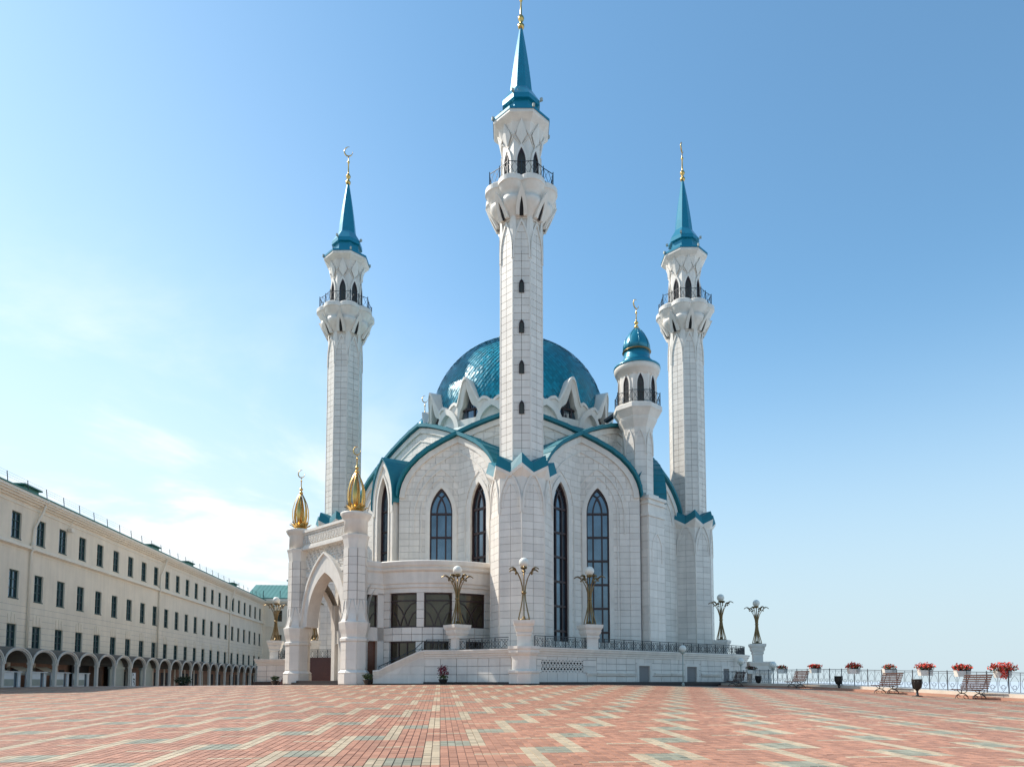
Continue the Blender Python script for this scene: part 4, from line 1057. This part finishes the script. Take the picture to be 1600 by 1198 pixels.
# ------------------------------------------------------------------ big terrace lamps
def make_lamp():
    root = empty('street_lamp')
    b = MB()
    def sq(h, z): return [(-h, -h, z), (h, -h, z), (h, h, z), (-h, h, z)]
    b.loft([sq(h, z) for z, h in ((-1.75, .44), (-1.0, .44), (-.98, .5), (-.85, .52), (-.8, .47), (-.62, .58), (-.45, .62), (-.42, .58), (-.22, .7), (-.06, .72), (0, .72), (.02, .5))], 0, False, True, True)
    b.build('stone_pedestal', 'stone_trim', root)
    b = MB(); b.lathe([(-.01, .4), (.08, .38), (.12, .12), (.3, .08)], 12); b.tube([(0, 0, .1), (0, 0, 3.6)], .045, 6)
    b.lathe([(1.78, .12), (1.84, .17), (1.92, .17), (1.98, .12)], 12); b.lathe([(3.45, .05), (3.5, .2), (3.6, .24), (3.68, .16)], 12); b.build('stem', 'bronze', root)
    for k in range(6):
        a = k*pi/3+.52; ca, sa = cos(a), sin(a)
        rod = [(.42, .06), (.4, .2), (.26, .75), (.14, 1.35), (.09, 1.85), (.13, 2.3), (.27, 2.8), (.48, 3.2), (.72, 3.42), (.86, 3.46)]
        b = MB(); b.tube([(r*ca, r*sa, z) for r, z in rod], [.042]*6+[.038, .034, .03, .02], 5)
        s2 = [(.42, .06), (.24, .1)]; b.tube([(r*ca, r*sa, z) for r, z in s2], .03, 4); r_ = b.build('rod', 'bronze', root)
        b = MB(); P = []
        for t, w, r, z in ((0, .03, .58, 3.34), (.2, .13, .7, 3.47), (.45, .17, .84, 3.53), (.75, .12, 1.0, 3.48), (1, .015, 1.14, 3.38)):
            P.append([(r*ca+sa*w, r*sa-ca*w, z-.02), (r*ca, r*sa, z+.06), (r*ca-sa*w, r*sa+ca*w, z-.02), (r*ca, r*sa, z-.02)])
        b.loft(P, 0, True); b.sphere((.62*ca, .62*sa, 3.2), .07, 8, 6); b.build('leaf', 'bronze', root)
    b = MB(); b.sphere((0, 0, 3.93), .335, 24, 16); b.build('globe', 'globe', root)
    return root
lamp = make_lamp()
for i, (x, y, z, lab) in enumerate((
    (.8, 46.95, 5.4, 'bronze globe lamp with leaf arms on the block in front of the slit-windowed minaret'),
    (5.62, 50.65, 5.4, 'bronze globe lamp with leaf arms standing before the tall right facade windows'),
    (-3.9, 50.0, 5.35, 'bronze globe lamp with leaf arms in front of the round annex windows'),
    (19.25, 64.6, 5.1, 'dark globe lamp behind the curved end of the terrace railing'),
    (23.5, 67.4, 4.9, 'dark globe lamp on the detached outermost pedestal beyond the terrace railing'),
    (-22.75, 67.6, 5.2, 'sunlit globe lamp on the pedestal outside the portal beside the far green-roofed wing'),
    (-18.9, 67.2, 5.2, 'sunlit globe lamp framed by the arch of the portal'))):
    o = lamp if i == 0 else tree_copy(lamp)
    o.location = (x, y, z); tag(o, lab, 'street lamp', 'bronze leaf lamps around the terrace'); o.rotation_euler.z = i*.35
b = MB()
def sq4(c, h, z): return [(c[0]-h, c[1]-h, z), (c[0]+h, c[1]-h, z), (c[0]+h, c[1]+h, z), (c[0]-h, c[1]+h, z)]
b.loft([sq4((23.5, 67.4), h, z) for z, h in ((-.6, .95), (2.0, .95), (2.1, 1.02), (2.8, 1.05), (3.1, 1.2), (3.2, 1.2), (3.22, .3))], 0, False, True, True)
mroot(b.build('lamp_block', 'stone_trim', mosque))

# small globe lamps
def small_lamp():
    root = empty('globe_lamp'); b = MB(); b.tube([(0, 0, 0), (0, 0, 2.5)], .045, 8); b.lathe([(0, .12), (.2, .1), (.25, .05)], 10); b.lathe([(2.4, .05), (2.5, .14), (2.58, .16)], 12); b.build('pole', 'shutter', root)
    b = MB(); b.sphere((0, 0, 2.83), .27, 20, 14); b.build('globe', 'globe', root)
    b = MB(); b.tube([(.33*cos(t*pi/12), 0, 2.8-.33*sin(t*pi/12)) for t in range(13)], .02, 5); b.build('cradle', 'shutter', root)
    return root
sl0 = small_lamp()
for i, (x, y, z, lab) in enumerate(((13.0, 53.6, g(13, 53.6), 'small white globe lamp on a thin pole below the terrace wall'), (19.55, 60.2, .25, 'small globe lamp before the curved terrace corner'), (20.6, 55.6, -.2, 'small globe lamp beyond the railing in open sky'))):
    o = sl0 if i == 0 else tree_copy(sl0); o.location = (x, y, z); tag(o, lab, 'lamp', 'small globe lamps')

# ------------------------------------------------------------------ plaza railing
rail = empty('railing', (rail_x(32), 32, g(22, 32))); tag(rail, 'low wrought iron railing along the plaza edge above the pale kerb', 'railing')
def rail_panel():
    b = MB(); h = .98
    b.bar((0, 0, h), (1, 0, h), .04, .035); b.bar((0, 0, .06), (1, 0, .06), .03, .03); b.bar((0, 0, h-.09), (1, 0, h-.09), .02, .02)
    for k in range(2):
        x = k*.5
        b.bar((x, 0, .05), (x, 0, h), .018, .018)
        b.tube([(x+.25-.19*sin(t*pi/8), 0, .1+t*.75/8) for t in range(9)], .009, 4); b.tube([(x+.25+.19*sin(t*pi/8), 0, .1+t*.75/8) for t in range(9)], .009, 4)
        b.tube([(x+.25+.09*cos(t*pi/4), 0, .3+.09*sin(t*pi/4)) for t in range(9)], .012, 4)
    return b
pr = None; posts = None
ys = list(np.arange(15.5, 60.0, 1.15))
RL = rail.location.copy()
for y0, y1 in zip(ys[:-1], ys[1:]):
    p = Vector((rail_x(y0), y0, g(rail_x(y0)-.5, y0)+.29)); q = Vector((rail_x(y1), y1, g(rail_x(y1)-.5, y1)+.29)); d = q-p
    if pr is None:
        pr = rail_panel().build('railing_panel', 'rail_grey', rail); o = pr
        b = MB(); b.box((0, 0, .52), (.04, .04, 1.0)); b.sphere((0, 0, 1.02), .03, 8, 6); posts = b.build('post', 'rail_grey', rail); o2 = posts
    else:
        o = pr.copy(); COL.objects.link(o); o2 = posts.copy(); COL.objects.link(o2)
    o.location = p-RL; o.rotation_euler = (0, -math.asin(d.z/d.length), atan2(d.y, d.x)); o.scale = (d.length, 1, 1)
    o2.location = p-RL

# flower boxes hung on the railing
def foliage(mb, c, rx, ry, rz_, n, s, mi, seed, droop=0.):
    r = random.Random(seed)
    for _ in range(n):
        while True:
            p = Vector((r.uniform(-1, 1), r.uniform(-1, 1), r.uniform(-1, 1)))
            if .15 < p.length < 1: break
        k = r.uniform(.75, 1.15); c2 = Vector((c[0]+p.x*rx*k, c[1]+p.y*ry*k, c[2]+p.z*rz_*k-droop*max(0, abs(p.x)-.6)))
        n1 = Vector((r.gauss(0, 1), r.gauss(0, 1), r.gauss(.4, 1))).normalized(); u = n1.orthogonal().normalized(); v = n1.cross(u); a = s*r.uniform(.6, 1.3)
        mb.add([c2-u*a, c2-v*a*.6+n1*a*.25, c2+u*a, c2+v*a*.6+n1*a*.25], ((0, 1, 2), (0, 2, 3)), mi if not callable(mi) else mi(r))
FB = [(1568, 'fullest red flower box, spilling over a cream planter nearest the camera', 1.35, 0), (1505, 'red flower box above the backrest of the nearest bench', 1., 0), (1447, 'red flower box above the larger black litter urn', 1.05, 0),
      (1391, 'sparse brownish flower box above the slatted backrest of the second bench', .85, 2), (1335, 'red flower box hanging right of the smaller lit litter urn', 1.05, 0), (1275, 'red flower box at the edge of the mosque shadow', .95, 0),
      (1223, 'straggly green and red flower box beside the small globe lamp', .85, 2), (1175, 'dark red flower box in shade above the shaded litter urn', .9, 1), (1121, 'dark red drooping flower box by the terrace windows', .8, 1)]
for i, (px, lab, k, kind) in enumerate(FB):
    t = (px-800)/FPX; y = (23.2+.2056*32)/(t+.2056); x = rail_x(y); z = g(x-.5, y)+.29+.98
    root = empty('flower_box', (x-.08, y, z), atan2(1, -.2056)*0+0); tag(root, lab, 'flower box', 'flower boxes on the railing')
    b = MB(); w = .36
    b.loft([[(-w+e, -.15, zz), (w-e, -.15, zz), (w-e, .15, zz), (-w+e, .15, zz)] for zz, e in ((-.24, .06), (.1, 0), (.1, .03), (.05, .03))], 0, False, True, True); b.build('planter', 'planter', root)
    b = MB(); foliage(b, (0, 0, .2), .5*k, .25, .15*k, int(130*k), .06, 0, i); b.build('leaves', 'leaf_green', root)['kind'] = 'stuff'
    k *= .9; b = MB(); foliage(b, (0, 0, .26 if k > .9 else .22), .58*k, .28, .2*k, int((260 if kind == 0 else 130 if kind == 1 else 75)*k), .06, 0, i+50, .1)
    if i == 0: foliage(b, (-.08, -.2, -.06), .16, .1, .3, 70, .06, 0, 99)
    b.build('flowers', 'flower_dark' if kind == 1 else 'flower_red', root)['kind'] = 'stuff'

# ------------------------------------------------------------------ benches and litter urns
def make_bench():                                          # faces -x, length along y
    root = empty('bench'); Lh = .78
    seat = [(-.50, .44), (-.40, .455), (-.29, .45), (-.18, .44), (-.07, .43), (.03, .435)]
    back = [(.13, .52), (.17, .62), (.21, .72), (.25, .82), (.29, .92), (.33, 1.02), (.37, 1.11)]
    sl = MB(); sl.box((0, 0, 0), (.062, 2*Lh, .028)); pr_ = sl.build('slat', 'slat_wood', root); fst = True
    for j, (x, z) in enumerate(seat+back):
        o = pr_ if fst else pr_.copy()
        if not fst: COL.objects.link(o)
        fst = False; o.location = (x, 0, z); o.rotation_euler = (0, -.05 if j < len(seat) else -1.18, 0)
    for y in (-.5, .5):
        b = MB(); b.tube([(-.52, y, .42), (-.3, y, .43), (.0, y, .41), (.1, y, .46), (.22, y, .72), (.4, y, 1.14)], .02, 6)
        b.tube([(-.34, y, .41), (-.2, y, .3), (.0, y, .26), (.14, y, .3), (.2, y, .42)], .016, 5)
        b.tube([(-.1+.36*cos(t*pi/10), y, .02+.24*sin(t*pi/10)) for t in range(11)], .02, 6)
        for c in (-.28, .08): b.tube([(c+.09*cos(t*pi/5)*(1-t*.04), y, .1+.08*sin(t*pi/5)) for t in range(9)], .013, 5)
        b.bar((-.1, y, .24), (-.1, y, .41), .03, .03); b.build('leg', 'iron', root)
    return root
ben = make_bench()
for i, (x, y, lab) in enumerate(((21.75, 33.4, 'nearest slatted bench, under the red box next to the fullest one'), (20.75, 39.0, 'slatted bench between the two litter urns that stand in sun'), (19.0, 47.0, 'slatted bench at the end of the dark shadow strip'), (17.5, 55.0, 'slatted bench wholly in shade by the terrace corner'))):
    o = ben if i == 0 else tree_copy(ben); o.location = (x, y, g(x, y)); o.rotation_euler.z = .2; tag(o, lab, 'bench', 'iron and wood benches along the railing')
def make_bin():
    root = empty('litter_bin'); b = MB(); b.lathe([(0, .24), (.03, .24), (.05, .07), (.26, .045), (.32, .08)], 16); b.build('foot', 'bin_black', root)
    b = MB(); b.lathe([(.3, .05), (.36, .12), (.48, .19), (.66, .225), (.8, .23), (.84, .25), (.87, .25), (.87, .21), (.55, .17)], 20, cap1=False)
    for k in range(10): a = k*pi/5; b.tube([(r*cos(a), r*sin(a), z) for z, r in ((.36, .13), (.48, .2), (.66, .235), (.8, .24))], .012, 4)
    b.build('bowl', 'bin_black', root); return root
bi = make_bin()
for i, (px, y, lab) in enumerate(((1431, 35.6, 'larger black litter urn between the two nearest benches'), (1309, 44.0, 'smaller black litter urn standing in sun'), (1184, 53.5, 'black litter urn in shade between the two shaded benches'))):
    o = bi if i == 0 else tree_copy(bi); x = (px-800)/FPX*y; o.location = (x, y, g(x, y)); tag(o, lab, 'litter bin', 'black litter urns')
# potted shrubs by the mosque
def pot(x, y, h, lab, col_, ball):
    root = empty('potted_shrub', (x, y, g(x, y))); tag(root, lab, 'potted plant')
    b = MB(); b.lathe([(0, .2), (.05, .2), (.3, .3), (.34, .34), (.38, .34), (.36, .28)], 16); b.build('pot', 'bin_black', root)
    b = MB(); foliage(b, (0, 0, .5), .36*ball, .36*ball, .24, 170, .06, 0, int(x*10), 0); b.build('leaves', 'leaf_green', root)['kind'] = 'stuff'
    b = MB(); foliage(b, (0, 0, .5+h*.45), .42*ball, .42*ball, h*.42, 420, .055, 0, int(x*7), 0); b.build('crown', col_, root)['kind'] = 'stuff'
    return root
pot(-4.72, 48.4, .95, 'potted shrub with a dark red ball of leaves before the ramp wall', 'flower_dark', 1.)
pot(-9.95, 48.6, .3, 'low dark potted shrub at the foot of the nearer portal column', 'shrub_dark', .9)
pot(-18.6, 55.4, .2, 'low dark potted shrub outside the farther portal column', 'shrub_dark', .8)

# ------------------------------------------------------------------ long cream building with arcade
BD = Vector((-.1018, 1, 0)).normalized(); BN = Vector((BD.y, -BD.x, 0))
BO = Vector((left_x(50), 50, 0))
class BF:                                                 # u along the facade away from the camera, d out to the plaza
    def __call__(s, u, z, d=0.): q = BO+BD*u+BN*d; return (q.x, q.y, z)
bf = BF(); k_ = 1/BD.y
bld = empty('long_building', (BO.x, BO.y, .6)); tag(bld, 'long cream three-storey building with green roof and rows of dark windows above an arcade', 'building')
inv = Matrix.Translation(-Vector((BO.x, BO.y, .6)))
def bp(o): o.matrix_parent_inverse = inv; return o
U0b, U1b = -9*k_, 74*k_; STEP = 3.21*k_
wu = [(1.4-2*3.21)*k_+STEP*i for i in range(25)]
rows_ = [(11.9, 13.88), (7.47, 9.55), (3.85, 5.57)]
WW = 1.22
b = MB()
bands = [(-.8, 3.85), (3.85, 5.57), (5.57, 7.47), (7.47, 9.55), (9.55, 11.9), (11.9, 13.88), (13.88, 15.0)]
for z0, z1 in bands:
    if (z0, z1) in rows_:
        edges = [U0b]+[e for u in wu for e in (u-WW/2, u+WW/2)]+[U1b]
        for a, c in zip(edges[::2], edges[1::2]): obox(bf, a, c, z0, z1, -.45, 0, b)
    else: obox(bf, U0b, U1b, z0, z1, -.45, 0, b)
bp(b.build('facade', 'plaster', bld))
b = MB()
for z0, z1, d in ((11.1, 11.16, .03), (11.3, 11.36, .1), (11.36, 11.42, .26), (11.42, 11.62, .2), (14.45, 14.55, .06), (14.8, 14.95, .15), (14.95, 15.1, .35), (15.1, 15.25, .5), (15.25, 15.45, .6)): obox(bf, U0b, U1b, z0, z1, -.4, d, b)
for i in (2, 4, 6):                                       # shallow attic panels above the string course
    obox(bf, wu[i]+1.2, wu[i]+1.5, 11.6, 12.2, -.1, .0, b) if False else None
bp(b.build('cornice', 'plaster_trim', bld))
for u in wu:                                              # fine rustication grooves and keystones on the lower storey
    b = MB()
    for x in (-.42, 0, .42): obox(bf, u+x-.15, u+x+.15, 5.62, 6.42 if x == 0 else 6.3, -.1, .035, b)
    bp(b.build('keystone', 'plaster', bld))
b = MB()
for z in np.arange(4.1, 7.0, .48): obox(bf, U0b, U1b, z-.007, z+.007, -.1, .006, b) if not any(a < z < c for a, c in rows_) else [obox(bf, a, c, z-.007, z+.007, -.1, .006, b) for a, c in zip([U0b]+[u+WW/2+.02 for u in wu], [u-WW/2-.02 for u in wu]+[U1b])]
bp(b.build('rustication', 'joint', bld))
# windows share one mesh per row height
for (z0, z1) in rows_:
    h = z1-z0; b = MB()
    f0 = Frame((0, 0), 0)
    strip(b, f0, [(-WW/2, 0), (-WW/2, h), (WW/2, h), (WW/2, 0), (-WW/2, 0)], [(-WW/2+.1, .1), (-WW/2+.1, h-.1), (WW/2-.1, h-.1), (WW/2-.1, .1), (-WW/2+.1, .1)], -.24, -.12)
    strip(b, f0, [(-.05, 0), (-.05, h)], [(.05, 0), (.05, h)], -.24, -.13)
    for t in (.36, .68): strip(b, f0, [(-WW/2, h*t-.035), (WW/2, h*t-.035)], [(-WW/2, h*t+.035), (WW/2, h*t+.035)], -.24, -.14)
    obox(f0, -WW/2-.03, WW/2+.03, -.05, 0.02, -.3, .03, b)
    fm = b.build('window', 'green_frame'); COL.objects.unlink(fm); me_f = fm.data; bpy.data.objects.remove(fm)
    b = MB(); panel(b, f0, [(-WW/2, 0), (WW/2, 0), (WW/2, h), (-WW/2, h)], -.2); pm = b.build('pane', 'glass'); me_p = pm.data; COL.objects.unlink(pm); bpy.data.objects.remove(pm)
    ROWMESH = (me_f, me_p)
    ang = atan2(BN.x, -BN.y)
    for u in wu:
        p = bf(u, z0); o = link('window', me_f, bld, Vector(p)-Vector((BO.x, BO.y, .6)), ang); q = link('pane', me_p, o); q.rotation_euler = (random.uniform(-.01, .01), 0, random.uniform(-.015, .015))
# roof, vents, snow rail
b = MB(); b.loft([[bf(U0b, 15.45, .62), bf(U1b+13, 15.45, .62)], [bf(U0b, 15.58, .62), bf(U1b+13, 15.58, .62)], [bf(U0b, 18.6, -7.5), bf(U1b+7, 18.6, -7.5)], [bf(U0b, 15.7, -15), bf(U1b+13, 15.7, -15)]], 0, closed=False); bp(b.build('roof', 'green_roof', bld))
for u in (2.6, 26.5, 37.5, 57):
    b = MB(); obox(bf, u, u+2.0, 15.7, 16.2, -1.9, -.3, b); obox(bf, u-.2, u+2.2, 16.2, 16.32, -2.1, -.1, b); bp(b.build('roof_vent', 'green_roof', bld))
b = MB()
for i in range(34):
    u = U0b+1+i*2.55; b.bar(bf(u, 15.55, .3), bf(u, 16.45, .2), .045, .04)
for z in (16.05, 16.22, 16.4): b.bar(bf(U0b, z, .25), bf(U1b, z, .25), .01, .01)
bp(b.build('snow_rail', 'iron', bld))
for u in (3.25, 28.0, 54.5):                           # downpipes
    b = MB(); b.tube([bf(u+1.1, 15.3, .45), bf(u+1.05, 14.6, .3), bf(u+.2, 13.0, .14), bf(u+.1, 11.75, .14), bf(u, 11.45, .3), bf(u-.05, 11.2, .14), bf(u-.05, 3.4, .12)], .085, 8)
    b.lathe([(15.2, .2), (15.45, .24)], 8, 0, bf(u+1.1, 0, .45)[:2]); b.lathe([(11.55, .12), (11.85, .22)], 8, 0, bf(u+.08, 0, .16)[:2]); bp(b.build('downpipe', 'plaster_trim', bld))
b = MB(); b.box((0, 0, 0), (1, 1, 1), M4=Matrix.Translation(Vector(bf(8.6, 14.0, .25))) @ Matrix.Diagonal((.3, .4, .3, 1))); b.bar(bf(8.6, 14.1, 0), bf(8.9, 14.9, .25), .04, .04); bp(b.build('floodlight', 'plaster_trim', bld))
b = MB(); obox(bf, U0b, U1b+12.5, -.9, 15.4, -14.5, -.46, b); bp(b.build('body', 'plaster', bld))
# arcade of little barrel bays
AD = 2.5; aw = STEP
ac0 = -2.1
arches = [ac0-3*STEP+STEP*i for i in range(26)]
ZS, AH = 2.62, .92
def half(u, r, n=12, rz=None): return [(u-r*cos(pi*i/n), ZS+(rz or r)*sin(pi*i/n)) for i in range(n+1)]
fa = Frame((0, 0), 0)
b = MB(); R1 = aw/2-.16
strip(b, fa, half(0, aw/2-.01, 12, AH+.16), half(0, R1-.02, 12, AH-.05), -.14, .06)
strip(b, fa, half(0, aw/2-.01, 12, AH+.16), half(0, aw/2-.1, 12, AH+.07), .05, .13)
mA = b.build('arch', 'arcade_stone'); me_arch = mA.data; COL.objects.unlink(mA); bpy.data.objects.remove(mA)
b = MB(); obox(fa, -.13, .13, -.75, ZS-.1, -.18, .04, b); obox(fa, -.18, .18, ZS-.1, ZS+.06, -.2, .09, b); obox(fa, -.16, .16, -.8, .72, -.2, .07, b, 1)
mA = b.build('pillar', ['arcade_stone', 'bin_black']); me_pil = mA.data; COL.objects.unlink(mA); bpy.data.objects.remove(mA)
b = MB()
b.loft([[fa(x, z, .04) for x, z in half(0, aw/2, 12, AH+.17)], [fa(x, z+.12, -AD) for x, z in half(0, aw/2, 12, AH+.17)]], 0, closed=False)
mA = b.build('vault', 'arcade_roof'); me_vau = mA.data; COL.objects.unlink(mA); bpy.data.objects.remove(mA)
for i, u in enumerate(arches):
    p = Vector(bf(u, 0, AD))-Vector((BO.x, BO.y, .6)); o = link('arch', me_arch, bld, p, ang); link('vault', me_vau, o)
    p = Vector(bf(u-aw/2, 0, AD))-Vector((BO.x, BO.y, .6)); link('pillar', me_pil, bld, p, ang)
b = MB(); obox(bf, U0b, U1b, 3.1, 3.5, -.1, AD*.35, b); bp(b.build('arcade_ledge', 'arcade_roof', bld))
# shop fronts inside the arcade
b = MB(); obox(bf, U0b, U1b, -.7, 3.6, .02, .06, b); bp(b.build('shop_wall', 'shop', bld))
for i, u in enumerate(arches):
    if i >= 10 or i in (3, 4, 5, 6):
        for x in (-.95, .45):
            if (i*7+int(x*9)) % 3: obox(bf, u+x, u+x+.75, .3, 2.3, .03, .1, sd := MB()); bp(sd.build('shop_door', 'shop_dark', bld))
        sl2 = MB(); obox(bf, u-.2, u+.15, .1, 2.9, .03, .12, sl2); bp(sl2.build('shop_pilaster', 'plaster_trim', bld))
    if i in (7, 9): pass
b = MB(); obox(bf, arches[7]-aw/2+.2, arches[7]+aw/2-.2, -.7, 3.3, .3, .4, b); bp(b.build('dark_shopfront', 'shop_dark', bld)); b = MB(); obox(bf, arches[9]-aw/2+.2, arches[9]+aw/2-.2, -.7, 3.3, .3, .4, b); bp(b.build('dark_shopfront', 'shop_dark', bld))
for i in (8, 10):                                         # two closed shutters
    u = arches[i]; b = MB(); obox(bf, u-aw/2+.2, u+aw/2-.2, -.7, 2.45, AD-.6, AD-.5, b); obox(bf, u-aw/2+.2, u+aw/2-.2, 2.45, 2.65, AD-.7, AD-.4, b)
    pts = half(u, aw/2-.25, 10, .8); panel(b, bf, pts, AD-.55)
    for z in np.arange(-.5, 2.4, .18): obox(bf, u-aw/2+.25, u+aw/2-.25, z, z+.03, AD-.5, AD-.485, b)
    bp(b.build('shutter', 'shutter', bld))
# kiosks: white counters under awnings in the first arches
for i in (3, 4, 5, 6):
    u = arches[i]; root = empty('kiosk', bf(u, .0, AD-.6)); iv_ = Matrix.Translation(-Vector(bf(u, 0, AD-.6)))
    def kb(o): o.matrix_parent_inverse = iv_; return o
    b = MB(); z0 = g(*bf(u, 0, AD)[:2]); obox(bf, u-1.3, u+.45, z0-.05, z0+1.05, AD-.55, AD-.45, b); obox(bf, u+.95, u+1.25, z0-.05, z0+1.05, AD-.55, AD-.45, b); obox(bf, u-1.3, u+1.25, z0+1.03, z0+1.09, AD-.75, AD-.35, b); kb(b.build('counter', 'white_board', root))
    b = MB(); obox(bf, u+.45, u+.95, z0-.05, z0+1.0, AD-.7, AD-.6, b); kb(b.build('counter_door', 'blue_grey', root))
    b = MB(); obox(bf, u-1.28, u+.4, z0+.1, z0+.55, AD-.45, AD-.43, b)
    for q in range(12): obox(bf, u-1.25+q*.14, u-1.2+q*.14, z0+.1, z0+.55, AD-.43, AD-.41, b)
    kb(b.build('counter_panel', 'shutter', root))
    if i < 6: b = MB(); b.loft([[bf(u-.5, 2.45, .4), bf(u+1.2, 2.45, .4)], [bf(u-.75, 2.05, 1.35), bf(u+1.2, 2.05, 1.35)], [bf(u-.75, 1.8, 1.36), bf(u+1.2, 1.8, 1.36)]], 0, closed=False); kb(b.build('awning', 'awning', root))
    tag(root, ['', '', '', 'kiosk with a white counter under the nearest arcade arch, at the picture edge', 'kiosk with awning and white counter in the second full arch from the edge', 'kiosk with awning and white counter in the arch next to the one without awning', 'kiosk counter without awning beside the dark open arch'][i], 'kiosk', 'kiosks in the arcade')
# white poster with a black question-mark-like figure between the two shutters
u = arches[9]-.75; root = empty('poster', bf(u, 0, AD-.3)); tag(root, 'white poster with a black figure leaning in the arch between two closed shutters', 'poster')
iv_ = Matrix.Translation(-Vector(bf(u, 0, AD-.3)))
b = MB(); obox(bf, u-.32, u+.42, .75, 2.15, AD-.12, AD-.06, b); o = b.build('board', 'white_board', root); o.matrix_parent_inverse = iv_
b = MB(); curve(bf, [(u-.14, 1.5), (u-.02, 1.58), (u+.18, 1.52), (u+.14, 1.45)], .1, AD-.07, AD-.04, b); curve(bf, [(u-.1, 1.3), (u+.05, 1.33), (u+.12, 1.2), (u+.12, .98)], .1, AD-.07, AD-.04, b); curve(bf, [(u-.2, 1.9), (u-.12, 2.02)], .1, AD-.07, AD-.04, b)
o = b.build('figure', 'black_ink', root); o.matrix_parent_inverse = iv_
# shrub in front of the arcade
p = bf(27.5, 0, AD+.6); z0 = g(p[0], p[1])
rt = empty('shrub', (p[0], p[1], z0)); tag(rt, 'dark low shrub in a tub before the shaded arcade', 'shrub')
b = MB(); b.lathe([(0, .25), (.3, .34), (.32, .3)], 12); b.build('tub', 'bin_black', rt)
b = MB(); foliage(b, (0, 0, .62), 1.0, 1.0, .5, 420, .1, 0, 5); b.build('leaves', 'shrub_dark', rt)['kind'] = 'stuff'

# ------------------------------------------------------------------ far wing closing the square
wing = empty('far_wing', (BO+BD*U1b).to_tuple()); tag(wing, 'far cream wing with pale green metal roof seen between the long building and the portal', 'building')
WO = BO+BD*U1b
class WF:
    def __call__(s, u, z, d=0.): q = WO+BN*u-BD*d; return (q.x, q.y, z)
wf = WF(); iw = Matrix.Translation(-WO)
def wp(o): o.matrix_parent_inverse = iw; return o
b = MB(); wus = [2.6+3.3*i for i in range(12)]
for z0, z1 in bands:
    if (z0, z1) in rows_:
        edges = [0.0]+[e for u in wus for e in (u-.68, u+.68)]+[42]
        for a, c in zip(edges[::2], edges[1::2]): obox(wf, a, c, z0-.05, z1-.05, -.5, 0, b)
    else: obox(wf, 0, 42, z0-.05, z1-.05, -.5, 0, b)
obox(wf, 0, 42, -.9, 15.1, -12, -.52, b); wp(b.build('facade', 'plaster', wing))
b = MB()
for z0, z1, d in ((10.95, 11.15, .15), (15.1, 15.4, .25), (15.4, 15.85, .5)): obox(wf, -.2, 42, z0, z1, -.4, d, b)
wp(b.build('cornice', 'plaster_trim', wing))
aw_ = atan2(-BD.x, BD.y)
for (z0, z1) in rows_:
    b = MB(); h = z1-z0; f0 = Frame((0, 0), 0)
    strip(b, f0, [(-.68, 0), (-.68, h), (.68, h), (.68, 0), (-.68, 0)], [(-.58, .1), (-.58, h-.1), (.58, h-.1), (.58, .1), (-.58, .1)], -.35, -.25); strip(b, f0, [(-.05, 0), (-.05, h)], [(.05, 0), (.05, h)], -.35, -.26); strip(b, f0, [(-.6, h*.65), (.6, h*.65)], [(-.6, h*.7), (.6, h*.7)], -.35, -.26)
    m1 = b.build('window', 'green_frame'); mf = m1.data; bpy.data.objects.remove(m1); b = MB(); panel(b, f0, [(-.68, 0), (.68, 0), (.68, h), (-.68, h)], -.32); m1 = b.build('pane', 'dark_glass'); mp_ = m1.data; bpy.data.objects.remove(m1)
    for u in wus: o = link('window', mf, wing, Vector(wf(u, z0-.05))-WO, atan2(BN.y, BN.x)); link('pane', mp_, o)
b = MB(); b.loft([[wf(-3, 15.85, .55), wf(42, 15.85, .55)], [wf(-3, 16.0, .55), wf(42, 16.0, .55)], [wf(-3, 19.2, -6.5), wf(42, 19.2, -6.5)], [wf(-3, 16, -13), wf(42, 16, -13)]], 0, closed=False)
for i in range(60): b.bar(wf(-2+i*.7, 16.02, .5), wf(-2+i*.7, 19.22, -6.5), .05, .06)
wp(b.build('roof', 'pale_green_roof', wing))
for u in (3.2, 14): b = MB(); obox(wf, u, u+2.4, 18.4, 19.7, -6.5, -4.5, b); obox(wf, u-.2, u+2.6, 19.7, 19.9, -6.7, -4.3, b); wp(b.build('roof_vent', 'green_roof', wing))
b = MB()
for i in range(14): b.bar(wf(i*2.9, 16.0, .2), wf(i*2.9, 17.3, .1), .08, .08)
wp(b.build('snow_rail', 'iron', wing))
